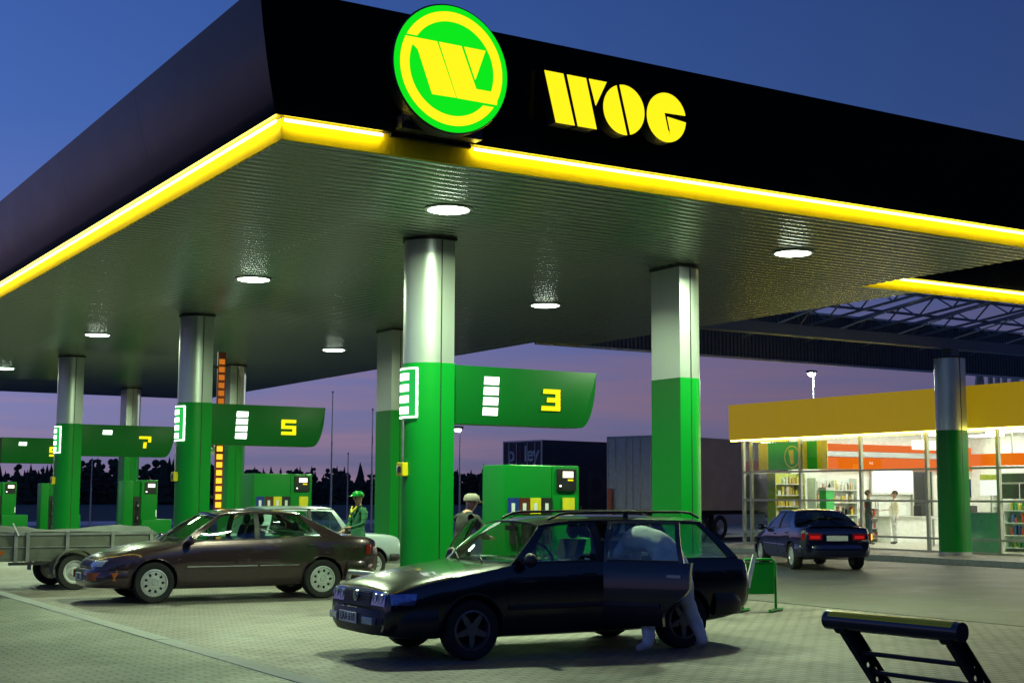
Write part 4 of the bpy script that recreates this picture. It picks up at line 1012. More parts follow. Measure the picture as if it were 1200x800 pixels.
for a, b in (((-.036, .028), (-.016, -.036)), ((-.016, -.036), (0, .0)), ((0, 0), (.016, -.036)), ((.016, -.036), (.036, .028)), ((-.02, .042), (0, .006)), ((0, .006), (.02, .042))):
    bdg.bar((2.265, a[0], .635+a[1]), (2.265, b[0], .635+b[1]), .011, .008, up=(1, 0, 0))
bdg.build('badge', M_chrome, vw, smooth=40)
Mp = Matrix.Translation((2.342, 0, .42)) @ Matrix.Rotation(R(90), 4, 'Z')
plate_on(vw, Mp, .46, .11, 'LRA 610')
for sd in (1, -1):
    fl = MB(); fl.obox(Matrix.Translation((2.305, sd*.46, .41)) @ Matrix.Rotation(sd*R(3), 4, 'Z'), .05, .24, .075); fl.build('fog_light', M_lampg, vw, bevel=.01)
    tl = lens([[Vector((cv.xr+.08-.0+.10*(u**2), sd*(.66+.09*u), z+.0)) for u in np.linspace(0, 1, 5)] for z in np.linspace(.66, .92, 4)], 'tail_light', M_red, vw, lambda p: p+Vector((.05, 0, 0)))
    MB().tube([(-1.72, sd*.535, 1.425), (-1.60, sd*.535, 1.478), (-1.50, sd*.535, 1.488), (-.7, sd*.545, 1.49), (.0, sd*.54, 1.482), (.12, sd*.535, 1.468), (.26, sd*.53, 1.412)], .015, 8).build('roof_rail', M_trim, vw, smooth=60)
    MB().box(-.75, -.69, sd*.542-.010, sd*.542+.010, 1.42, 1.48).build('roof_rail_foot', M_trim, vw)
MB().box(.62, .80, -.25, .05, 1.006, 1.012).build('dashboard_paper', M_white, vw)

# ---- dark maroon saloon
P_op = mat('maroon_grey_paint', (.055, .030, .036), .26, .55, coat=1., var=.03, rvar=0)
SP2 = dict(xf=2.24, xr=-2.38, axles=(1.365, -1.365), tr=.315, tw=.205, ar=.355, wheel='hub', liptrim=False, striplight=True, stripz=.54,
    top=[(-2.38, .80), (-2.36, .90), (-2.25, .985), (-1.9, 1.03), (-1.3, 1.04), (-.5, 1.0), (.8, .97), (1.05, .945), (1.5, .885), (1.9, .79), (2.1, .71), (2.2, .63), (2.24, .55)],
    bot=[(-2.38, .42), (-2.2, .33), (-1.8, .26), (-1.0, .215), (1.0, .205), (1.9, .22), (2.15, .26), (2.24, .32)],
    hw=[(-2.38, .72), (-2.25, .80), (-1.9, .865), (-1.2, .893), (.8, .893), (1.5, .87), (1.95, .80), (2.14, .72), (2.24, .60)],
    crown=[(-2.38, .03), (-1.9, .06), (-1.4, .05), (-.9, .035), (.6, .035), (1.0, .06), (1.6, .09), (2.1, .09), (2.24, .05)],
    wr=[(-1.7, .57), (-1.2, .595), (-.4, .625), (.5, .60)], roofside=[(-1.9, 1.25), (-1.25, 1.325), (-.7, 1.375), (-.2, 1.39), (.1, 1.375), (.42, 1.325)],
    apillar=(1.0, .33), rearpillar=(-1.78, -1.05),
    windows=[(.80, .25, -.22, -.24, 'front'), (-.30, -.32, -1.36, -.98, 'rear')],
    doors=[(.88, -.26, -.26, 'front'), (-.275, -1.32, -.96, 'rear')], rearseat=-.95, bz=(.24, .52, .32, .60), bumpm=P_op, mirm=P_op)
OPL = (8.07, 22.15, 0); OPA = PI-R(3.6)
op, co, ofb, orb = make_car(SP2, 'saloon_car', OPL, OPA, 'dark maroon saloon car with silver hubcaps parked at the second island', 'car', P_op, M_cglass)
gr = lens(nose_rows(co, -.33, .33, .56, .66, .012), 'grille', M_trim, op, thk)
for sd in (1, -1):
    lens(nose_rows(co, sd*.35, sd*.70, .565, .665, .012, n_=8), 'headlight', M_lampg, op, thk)
    lens([[Vector((2.325-.002-.34*max(0, u)**2.2, sd*(.50+.36*u), z)) for u in np.linspace(0, 1, 7)] for z in (.36, .42, .48)], 'indicator', M_amber, op, lambda p: p-Vector((.07, 0, 0)) if True else p)
    lens([[Vector((co.xr+.012+.18*u*u, sd*(.56+.275*u), z)) for u in np.linspace(0, 1, 6)] for z in (.70, .78, .86)], 'tail_light', M_red, op, lambda p: p+Vector((.06, 0, 0)))
Mp = Matrix.Translation((2.342, 0, .40)) @ Matrix.Rotation(R(90), 4, 'Z')
plate_on(op, Mp, .46, .11, '2128')

# ---- dark blue saloon driving off
P_bm = mat('dark_blue_paint', (.005, .006, .032), .25, .45, coat=1., var=.03, rvar=0)
SP3 = dict(SP2); SP3.update(xf=2.10, xr=-2.22, axles=(1.35, -1.35), tr=.31, ar=.345, striplight=False,
    top=[(-2.22, .82), (-2.20, .93), (-2.12, 1.0), (-1.8, 1.02), (-1.3, 1.02), (-.5, .97), (.8, .94), (1.05, .915), (1.5, .87), (1.9, .80), (2.02, .74), (2.08, .66), (2.10, .56)],
    bot=[(-2.22, .42), (-2.1, .33), (-1.8, .26), (-1.0, .215), (1.0, .205), (1.9, .22), (2.05, .26), (2.10, .32)],
    hw=[(-2.22, .74), (-2.1, .80), (-1.8, .84), (-1.2, .85), (.8, .85), (1.5, .83), (1.9, .76), (2.05, .70), (2.10, .60)],
    crown=[(-2.22, .03), (-1.8, .05), (-1.2, .04), (-.9, .035), (.6, .035), (1.0, .05), (1.6, .08), (2.0, .08), (2.10, .04)],
    wr=[(-1.7, .54), (-1.2, .56), (-.4, .585), (.5, .56)], roofside=[(-1.7, 1.22), (-1.05, 1.31), (-.6, 1.345), (-.1, 1.35), (.3, 1.315), (.5, 1.27)],
    apillar=(.98, .38), rearpillar=(-1.55, -.92), windows=[(.80, .30, -.20, -.22, 'front'), (-.28, -.30, -1.20, -.86, 'rear')],
    doors=[(.86, -.24, -.24, 'front'), (-.255, -1.20, -.93, 'rear')], rearseat=-.85, bz=(.24, .52, .30, .60), bumpm=P_bm, mirm=P_bm)
bm_, cb, bfb, brb = make_car(SP3, 'saloon_car', (24.13, 25.55, .004), math.atan2(.90, .44), 'dark blue saloon car driving off towards the shop with red tail lights', 'car', P_bm, M_cglassd)
M_redg = emis('tail_glow', (.9, .02, .02), .45)
for sd in (1, -1):
    lens([[Vector((cb.xr-.014+.16*max(0, u-.45)**1.6, sd*(.36+.455*u), z)) for u in np.linspace(0, 1, 7)] for z in (.70, .78, .85)], 'tail_light', M_red, bm_, lambda p: p+Vector((.05, 0, 0)))
    lens([[Vector((cb.xr-.018+.16*max(0, u-.45)**1.6, sd*(.36+.455*u), z)) for u in np.linspace(.1, .6, 5)] for z in (.73, .80)], 'lit_lens', M_redg, bm_, lambda p: p+Vector((.003, 0, 0)))
MB().box(cb.xr+.05, cb.xr+.16, -.845, -.80, .70, .84).build('lit_indicator', emis('indicator_glow', (1., .5, .02), 2.2), bm_)
plate_on(bm_, Matrix.Translation((cb.xr-.012, 0, .74)) @ Matrix.Rotation(R(-90), 4, 'Z'), .50, .12, '')
MB().box(cb.xr+.02, cb.xr+.30, -.60, .60, 1.012, 1.03).build('boot_lip', P_bm, bm_, bevel=.006)

# ---- pale boxy car behind the saloon
P_wh = mat('pale_blue_paint', (.42, .50, .52), .3, .1, coat=.8, var=.03, rvar=0)
SP4 = dict(SP3); SP4.update(xf=1.86, xr=-1.98, axles=(1.20, -1.22), tr=.29, ar=.335, liptrim=True,
    top=[(-1.98, .80), (-1.95, .90), (-1.85, .93), (-1.0, .94), (.7, .94), (.95, .925), (1.5, .90), (1.75, .86), (1.83, .80), (1.86, .70)],
    bot=[(-1.98, .40), (-1.7, .30), (-1, .24), (1, .24), (1.6, .28), (1.86, .34)], hw=[(-1.98, .72), (-1.85, .77), (-1, .80), (.8, .80), (1.6, .77), (1.86, .72)],
    crown=[(-1.98, .02), (0, .03), (1.0, .03), (1.86, .03)], wr=[(-1.8, .60), (0, .64), (.6, .62)], roofside=[(-1.6, 1.36), (-.6, 1.40), (.2, 1.39), (.5, 1.37)],
    apillar=(.72, .36), rearpillar=(-1.50, -1.05), windows=[(.58, .28, -.15, -.15, 'front'), (-.22, -.22, -1.10, -.95, 'rear')], doors=[(.72, -.18, -.18, 'front'), (-.195, -1.02, -.85, 'rear')], rearseat=-.8, stripz=.55, bz=(.34, .50, .38, .54), bumpm=M_trim, mirm=M_trim)
make_car(SP4, 'hatchback_car', (11.25, 26.45, 0), R(2), 'pale boxy car behind the maroon saloon, only roof and windows showing', 'car', P_wh, M_cglass)
# ------------------------------------------------------------------ people
M_skin = mat('skin', (.42, .24, .16), .55, var=.06); M_hair = mat('hair', (.05, .03, .02), .7)
def person(J, loc, rz, label, mats, hair=None, extra=None, shirt_hem=.93, sleeve='long', group=None):
    """J: joints (x forward, y left, z up). One continuous skin mesh; mats: top, trousers, shoes, skin"""
    bm = bmesh.new(); lay = bm.verts.layers.skin.verify(); V = {}
    def v(n, p, r):
        q = bm.verts.new(p); q[lay].radius = (r, r) if not isinstance(r, tuple) else r; V[n] = q; return q
    def e(a, b): bm.edges.new((V[a], V[b]))
    for n_, (p, r) in J.items(): v(n_, p, r)
    chain = [('pelvis', 'spine'), ('spine', 'chest'), ('chest', 'neckb'), ('neckb', 'neck'), ('neck', 'jaw'), ('jaw', 'face'), ('face', 'crown')]
    for s in 'lr':
        chain += [('neckb', 'sh'+s), ('sh'+s, 'el'+s), ('el'+s, 'wr'+s), ('wr'+s, 'pa'+s), ('pelvis', 'hi'+s), ('hi'+s, 'kn'+s), ('kn'+s, 'an'+s), ('an'+s, 'to'+s)]
    for a, b in chain: e(a, b)
    # fingers
    for s in 'lr':
        w = V['wr'+s].co.copy(); p = V['pa'+s].co.copy(); d = (p-w).normalized(); up = Vector((0, 0, 1)) if abs(d.z) < .8 else Vector((1, 0, 0)); sx = d.cross(up).normalized(); nn = sx.cross(d)
        for k, (o_, L) in enumerate(((-.026, .060), (-.009, .072), (.009, .068), (.026, .052))):
            a = v('f%d%s' % (k, s), p+sx*o_+d*.03, .0095); b = v('g%d%s' % (k, s), p+sx*o_*1.15+d*(.03+L*.6)-nn*.012, .0085); c_ = v('h%d%s' % (k, s), p+sx*o_*1.2+d*(.03+L)-nn*.034, .007)
            bm.edges.new((V['pa'+s], a)); bm.edges.new((a, b)); bm.edges.new((b, c_))
        a = v('t%s' % s, w+(p-w)*.55-sx*.035, .012); b = v('u%s' % s, p-sx*.055+d*.015, .0095); bm.edges.new((V['wr'+s], a)); bm.edges.new((a, b))
    V['pelvis'][lay].use_root = True
    me = bpy.data.meshes.new('person'); bm.to_mesh(me); bm.free()
    o = bpy.data.objects.new('person', me); COL.objects.link(o)
    sk = o.modifiers.new('s', 'SKIN'); sk.branch_smoothing = .5; sk.use_smooth_shade = True
    sb = o.modifiers.new('d', 'SUBSURF'); sb.levels = 3; sb.render_levels = 3
    bpy.context.view_layer.update(); dg = bpy.context.evaluated_depsgraph_get(); ne = bpy.data.meshes.new_from_object(o.evaluated_get(dg)); o.modifiers.clear(); o.data = ne
    ne.materials.clear()
    for m in mats: ne.materials.append(m)
    jp = {k: Vector(p) for k, (p, r) in J.items()}
    segs = []
    zone = {'crown': 3, 'face': 3, 'jaw': 3, 'neck': 3, 'an': 2}
    for a, b in chain:
        z = 0
        if b in ('neck', 'jaw', 'face', 'crown'): z = 3
        if a[:2] in ('hi', 'kn') or b[:2] == 'hi': z = 1
        if b[:2] == 'to': z = 2
        if b[:2] == 'pa': z = 3
        if b[:2] == 'wr' and sleeve == 'short': z = 3
        segs.append((jp[a], jp[b], z))
    for p in ne.polygons:
        best = (9, 0); q = p.center
        for a, b, z in segs:
            ab = b-a; t = max(0, min(1, (q-a).dot(ab)/ab.length_squared)); d = (q-(a+ab*t)).length
            if d < best[0]: best = (d, z)
        p.material_index = best[1]; p.use_smooth = True
    cl = set()
    for p in ne.polygons:
        if p.material_index in (0, 1): cl.update(p.vertices)
    for p in ne.polygons:
        if p.material_index == 3: cl.difference_update(p.vertices)
    from mathutils import noise as mno
    nr = [v_.normal.copy() for v_ in ne.vertices]
    for i_ in cl:
        q = ne.vertices[i_].co; k_ = mno.noise(Vector((q.x*9, q.y*9, q.z*16)))*.011+mno.noise(q*26)*.004
        ne.vertices[i_].co = q+nr[i_]*k_
    o.location = loc; o.rotation_euler = (0, 0, rz); tag(o, label, 'person', group)
    # face, ears, hair
    fc = jp['face']; up = (jp['crown']-jp['jaw']).normalized(); fwd = Vector(J.get('_look', (None,))[0]) if '_look' in J else Vector((1, 0, 0)); fwd = (fwd-up*fwd.dot(up)).normalized(); lf = up.cross(fwd)
    Mh = Matrix((fwd, lf, up)).transposed().to_4x4(); Mh.translation = fc
    MB().ball((.098, 0, -.012), .022, .016, .028, 8, 6).xf(Mh).build('nose', M_skin, o, smooth=80)
    for s in (1, -1):
        MB().ball((.088, s*.034, .02), .010, .014, .009, 8, 6).xf(Mh).build('eye', M_black, o, smooth=80)
        MB().ball((-.005, s*.093, .0), .018, .010, .032, 8, 6).xf(Mh).build('ear', M_skin, o, smooth=80)
    MB().ball((.086, 0, -.062), .010, .026, .007, 8, 5).xf(Mh).build('mouth', M_brown, o, smooth=80)
    if hair == 'cap':
        c = MB()
        prof = [(.112, .018), (.113, .05), (.10, .09), (.06, .118), (.01, .125)]
        c.lathe(prof, Mh, 20)
        cap = c.build('cap', extra or M_green, o, smooth=70)
        b = MB(); rows = []
        for u in np.linspace(0, 1, 5): rows.append([Mh @ Vector((.085+.10*u*math.cos(a*.8)+.02*math.cos(a), .095*math.sin(a)*(1-.15*u), .032-.018*u)) for a in np.linspace(-1.1, 1.1, 9)])
        b.grid(rows, thick=lambda p: p-up*.008); b.build('cap_peak', extra or M_green, cap, smooth=60)
    elif hair:
        b = MB(); b.ball((-.022, 0, .045), .10, .098, .095, 16, 10); b.xf(Mh).build('hair', hair, o, smooth=80)
    return o
def stand(**k):
    J = dict(pelvis=((0, 0, .96), .125), spine=((0, 0, 1.10), .125), chest=((.005, 0, 1.28), .145), neckb=((-.01, 0, 1.43), .085), neck=((0, 0, 1.505), .055), jaw=((.012, 0, 1.565), .068), face=((.014, 0, 1.63), .088), crown=((.0, 0, 1.705), .062),
        shl=((-.01, .175, 1.395), .068), ell=((-.03, .235, 1.13), .047), wrl=((.04, .24, .89), .032), pal=((.06, .235, .82), .033),
        shr=((-.01, -.175, 1.395), .068), elr=((-.03, -.235, 1.13), .047), wrr=((.04, -.24, .89), .032), par=((.06, -.235, .82), .033),
        hil=((0, .095, .88), .100), knl=((.02, .105, .49), .066), anl=((-.01, .11, .09), .045), tol=((.14, .125, .04), .036),
        hir=((0, -.095, .88), .100), knr=((.02, -.105, .49), .066), anr=((-.01, -.11, .09), .045), tor=((.14, -.125, .04), .036))
    J.update(k); return J
M_uni = mat('green_uniform', (.015, .12, .05), .8, bump=.3, bscale=40); M_coll = mat('yellow_collar', (.6, .5, .04), .7)
M_shoe = mat('dark_shoe', (.02, .02, .02), .5)
at_ = person(stand(ell=((.05, .25, 1.14), .05), wrl=((.24, .12, 1.08), .033), pal=((.31, .07, 1.08), .033), elr=((.02, -.25, 1.13), .05), wrr=((.22, -.15, 1.02), .033), par=((.29, -.12, 1.0), .033)),
    (11.2, 23.75, 0), R(190), 'attendant in green uniform and green cap standing behind the maroon saloon', [M_uni, M_uni, M_shoe, M_skin], 'cap', M_green)
b = MB(); b.tube([(.085, .075, 1.46), (.13, .04, 1.40), (.15, 0, 1.34), (.13, -.04, 1.40), (.085, -.075, 1.46)], .022, 6); b.build('collar', M_coll, at_, smooth=60)
MB().box(.128, .142, -.10, -.04, 1.27, 1.30).build('name_badge', M_nozy, at_, bevel=.002)
M_olive = mat('olive_jacket', (.03, .033, .026), .85, bump=.3, bscale=40); M_beige = mat('beige_cap', (.28, .26, .20), .8)
person(stand(chest=((.06, 0, 1.26), .15), neckb=((.11, 0, 1.40), .085), neck=((.14, 0, 1.46), .055), jaw=((.175, 0, 1.51), .068), face=((.19, 0, 1.575), .088), crown=((.185, 0, 1.65), .062), shl=((.1, .18, 1.36), .07), shr=((.1, -.18, 1.36), .07), ell=((.2, .22, 1.13), .05), wrl=((.40, .12, 1.10), .034), pal=((.46, .10, 1.10), .034), elr=((.2, -.22, 1.13), .05), wrr=((.40, -.12, 1.10), .034), par=((.46, -.10, 1.10), .034)),
    (9.28, 16.45, 0), R(15), 'person in pale cap and dark jacket behind the open far door of the estate', [M_olive, M_olive, M_shoe, M_skin], 'cap', M_beige)
# man bent into the estate car
M_sh = mat('white_shirt', (.80, .82, .80), .8, bump=.5, bscale=14); M_tr = mat('grey_trousers', (.70, .70, .71), .85, bump=.5, bscale=12); M_sneak = mat('pale_shoe', (.55, .55, .53), .6)
person(dict(pelvis=((-.05, 0, 1.02), .16), spine=((.06, .10, 1.21), .17), chest=((.32, .17, 1.22), .17), neckb=((.54, .22, 1.09), .09), neck=((.62, .24, 1.05), .056), jaw=((.67, .25, 1.02), .068), face=((.725, .26, 1.0), .088), crown=((.78, .27, .975), .062),
        shl=((.48, .36, 1.05), .075), ell=((.60, .44, .86), .05), wrl=((.78, .40, .74), .034), pal=((.84, .38, .72), .033),
        shr=((.48, .04, 1.07), .075), elr=((.64, .0, .88), .05), wrr=((.82, .06, .76), .034), par=((.88, .07, .74), .033),
        hil=((-.10, .14, .92), .12), knl=((-.04, .30, .50), .085), anl=((-.10, .34, .10), .068), tol=((.07, .37, .045), .042),
        hir=((-.10, -.12, .92), .12), knr=((.0, -.27, .50), .085), anr=((-.11, -.40, .10), .068), tor=((.05, -.44, .045), .042)),
    (9.44, 12.17, 0), R(90), 'man in white shirt and grey trousers bending into the estate car by its open door', [M_sh, M_tr, M_sneak, M_skin], mat('brown_hair', (.16, .08, .03), .7))
# two visitors in the shop
M_bsh = mat('black_shirt', (.02, .02, .022), .8); M_cream = mat('cream_shirt', (.70, .64, .5), .8)
person(stand(ell=((.06, .24, 1.16), .047), wrl=((.27, .16, 1.12), .032), pal=((.34, .13, 1.12), .033)), (33.6, 32.75, .166), R(-25), 'shop visitor in black top standing left of the other one behind the glass', [M_bsh, mat('dark_jeans', (.03, .04, .07), .8), M_shoe, M_skin], M_hair)
person(stand(elr=((.06, -.24, 1.16), .047), wrr=((.27, -.16, 1.12), .032), par=((.34, -.13, 1.12), .033)), (34.6, 32.55, .166), R(150), 'shop visitor in cream shirt standing right of the one in black', [M_cream, M_tr, M_shoe, M_skin], M_hair)

# ------------------------------------------------------------------ utility trailer behind the boxy car
tr = thing('utility_trailer', (6.2, 25.9, 0), 'small grey utility trailer with tarpaulin left of the maroon saloon', 'trailer')
M_tp = mat('trailer_panel', (.11, .115, .095), .6, .2, var=.3, nscale=4); M_tarp = mat('tarpaulin', (.06, .07, .065), .7, bump=.6, bscale=9)
xa, xb, ya, yb = 4.75, 7.9, 25.35, 26.75
MB().box(xa, xb, ya, yb, .50, .545).build('floor', M_tp, tr)
for nm, bx in (('side_panel', (xa, xb, ya, ya+.03, .546, .98)), ('side_panel', (xa, xb, yb-.03, yb, .546, .98)), ('tailboard', (xa, xa+.03, ya+.031, yb-.031, .546, .98)), ('headboard', (xb-.03, xb, ya+.031, yb-.031, .546, .98))):
    MB().box(*bx).build(nm, M_tp, tr, bevel=.004)
for x in (4.85, 5.42, 5.62, 6.3, 7.1, 7.8): MB().box(x-.03, x+.03, ya-.03, ya-.001, .48, 1.02).build('post', M_steel, tr)
MB().box(xa, xb, ya-.012, ya-.001, .95, .99).build('top_rail', M_steel, tr); MB().box(xa, xb, ya-.012, ya-.001, .74, .755).build('panel_rib', M_steel, tr)
rows = []
rnd = random.Random(3)
for i in range(14):
    u = i/13; rows.append([Vector((xa+.02+(xb-xa-.04)*u, ya+.02+(yb-ya-.04)*v_, 1.0+.10*math.sin(PI*v_)*(.6+.4*math.sin(u*9))+rnd.uniform(-.015, .02))) for v_ in np.linspace(0, 1, 7)])
MB().grid(rows, thick=lambda p: p-Vector((0, 0, .02))).build('tarpaulin', M_tarp, tr, smooth=60)
for sd in (-1, 1):
    y = ya-.16 if sd < 0 else yb+.16
    
    mg = MB(); mg.grid([[Vector((6.40+.40*math.cos(a), y-.13*1+.26*q, .315+.40*math.sin(a))) for q in (0, 1)] for a in np.linspace(R(-5), R(185), 16)], thick=lambda p: Vector((6.40+(p.x-6.40)*.96, p.y, .315+(p.z-.315)*.96))); mg.build('mudguard', M_tp, tr, smooth=50)
    # wheel in world coordinates
    r = .315; Mx = Matrix.Translation((6.40, y, r)) @ Matrix.Rotation(R(90 if sd < 0 else -90), 4, 'X'); w = .185
    wo = MB().lathe([(.20, -w*.4), (.205, w*.42), (.18, w*.42), (.16, w*.2), (.08, w*.25), (.07, w*.4), (.01, w*.4)], Mx, 28).build('wheel', M_hub, tr, smooth=35)
    MB().lathe([(.205, -w*.42), (.22, -w*.5), (r*.94, -w*.5), (r, -w*.3), (r, w*.3), (r*.94, w*.5), (.22, w*.5), (.205, w*.42)], Mx, 36, closed=True).build('tyre', M_rubber, wo, smooth=40)
MB().box(6.36, 6.44, ya-.1, yb+.1, .29, .35).build('axle', M_steel, tr)
db = MB(); db.bar((7.9, 25.6, .50), (9.1, 26.05, .48), .06); db.bar((7.9, 26.5, .50), (9.1, 26.05, .48), .06); db.build('drawbar', M_steel, tr)
MB().box(5.0, 5.22, ya-.045, ya-.031, .62, .69).build('side_marker', M_amber, tr); MB().box(xa-.02, xa-.001, ya+.05, ya+.25, .60, .70).build('tail_light', M_red, tr)
MB().bar((5.35, ya-.05, 1.16), (5.45, ya-.05, .95), .05, .02).build('strap', M_white, tr)
MB().box(5.3, 5.95, ya-.10, ya-.03, .44, .49).build('side_step', M_black, tr)

# ------------------------------------------------------------------ green stand behind the estate car
gs = thing('green_stand', (14.0, 15.6, 0), 'small green tubular stand with white flap behind the tail of the estate car', 'stand')
def gtube(pts, r=.02): MB().tube(pts, r, 8).build('frame_tube', M_greend, gs, smooth=60)
for xx in (13.45, 13.45):
    pass
P1 = (14.08, 15.60); P2 = (13.60, 15.78)
gtube([(P1[0], P1[1], .03), (P1[0], P1[1], .70), (P1[0]-.05, P1[1]+.02, .76), (P2[0]+.05, P2[1]-.02, .76), (P2[0], P2[1], .70), (P2[0], P2[1], .03)])
for q in (P1, P2): gtube([(q[0]-.22, q[1]-.12, .03), (q[0]+.22, q[1]+.12, .03)], .025)
pn = MB(); e_ = .012
pn.prism([(P1[0]-.02, P1[1]+.008), (P2[0]+.02, P2[1]-.008), (P2[0]+.02, P2[1]-.008+e_), (P1[0]-.02, P1[1]+.008+e_)], lambda a, b: (a, b, .26), lambda a, b: (a, b, .72)); pn.build('panel', M_green, gs)
MB().prism([(0, 0), (.10, 0), (.24, .44), (.18, .48)], lambda a, b: (13.50+a, 15.60+a*.1, .36+b), lambda a, b: (13.50+a, 15.62+a*.1, .36+b)).build('white_flap', M_white, gs)

# ------------------------------------------------------------------ leaning rail at the lower right
rl = thing('leaning_rail', (4.9, 4.6, 0), 'black tubular rail with painted yellow neon reflection along the top, on perforated slanting legs, lower right corner', 'rail')
A = Vector((4.62, 4.74, 1.10)); B = Vector((4.666, 4.067, 1.10))
d = (B-A).normalized()
MB().tube([A-d*.03, A+(B-A)*.5, B+d*.03], .042, 20).build('top_tube', mat('gloss_black', (.008, .009, .012), .30, coat=.6, rvar=0), rl, smooth=50)
nrm = d.cross(Vector((0, 0, 1)))
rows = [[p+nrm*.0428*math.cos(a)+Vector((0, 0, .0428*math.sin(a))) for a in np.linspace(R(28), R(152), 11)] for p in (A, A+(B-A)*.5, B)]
MB().grid(rows, thick=lambda p: p-Vector((0, 0, .0005))).build('reflection_stripe', mat('painted_neon_reflection', (.80, .56, .01), .38, .45, rvar=0, var=.05), rl, smooth=50)  # yellow strip paints the neon reflection onto the black top tube
M_leg = mat('leg_black', (.012, .013, .015), .4, .3)
lean = Vector((.74, -.12, -1.04)); lean_n = lean.normalized()
for k, P in enumerate((A+d*.06, B-d*.04)):
    top = P+Vector((.015, 0, -.035)); bot = Vector((top.x+lean.x*(top.z-.01)/1.04, top.y+lean.y*(top.z-.01)/1.04, .012))
    w1 = d*.0
    # channel: web plate with round holes and two flanges
    L = (bot-top).length; ax = (bot-top).normalized(); side = ax.cross(d).normalized(); yv = d
    Mx = Matrix((ax, side, yv)).transposed().to_4x4(); Mx.translation = top
    web = MB(); hw_ = .034; nh = 16; step = L/nh
    for i in range(nh):
        x0 = step*i; cx = x0+step/2; hr = .0125; N_ = 12
        if i < 2:
            web.obox(Mx @ Matrix.Translation((cx, 0, 0)), step, 2*hw_, .008); continue
        o8 = []
        for j in range(N_):
            a = 2*PI*j/N_; ca, sa = math.cos(a), math.sin(a); t = 1/max(abs(ca)/(step/2), abs(sa)/hw_); o8.append((cx+ca*t, sa*t))
        i8 = [(cx+hr*math.cos(2*PI*j/N_), hr*math.sin(2*PI*j/N_)) for j in range(N_)]
        v = [Mx @ Vector((p[0], p[1], z)) for z in (-.004, .004) for p in o8+i8]
        n2 = 2*N_; f = []
        for j in range(N_):
            q = (j+1) % N_; f += [(j, q, N_+q, N_+j), (n2+j, n2+N_+j, n2+N_+q, n2+q), (N_+j, N_+q, n2+N_+q, n2+N_+j)]
        web.add(v, f)
    for sg in (-1, 1): web.obox(Mx @ Matrix.Translation((L/2, sg*(hw_+.003), .012)), L, .006, .032)
    web.build('leg', M_leg, rl)
    MB().lathe([(.028, -.03), (.028, .03)], Matrix.Translation(P+Vector((0, 0, -.03))) @ Matrix.Rotation(R(90), 4, 'X'), 14).build('clamp', M_leg, rl, smooth=40)
    MB().box(bot.x-.09, bot.x+.09, bot.y-.07, bot.y+.07, .004, .014).build('foot_plate', M_steel, rl)
for s_, m in ((.10, M_leg), (.19, M_leg), (.95, M_leg)):
    off = lean*(s_/1.04*1.0)
    MB().tube([A+d*.07+off+Vector((0, 0, -.04)), B-d*.05+off+Vector((0, 0, -.04))], .011, 8).build('rung', m, rl, smooth=60)

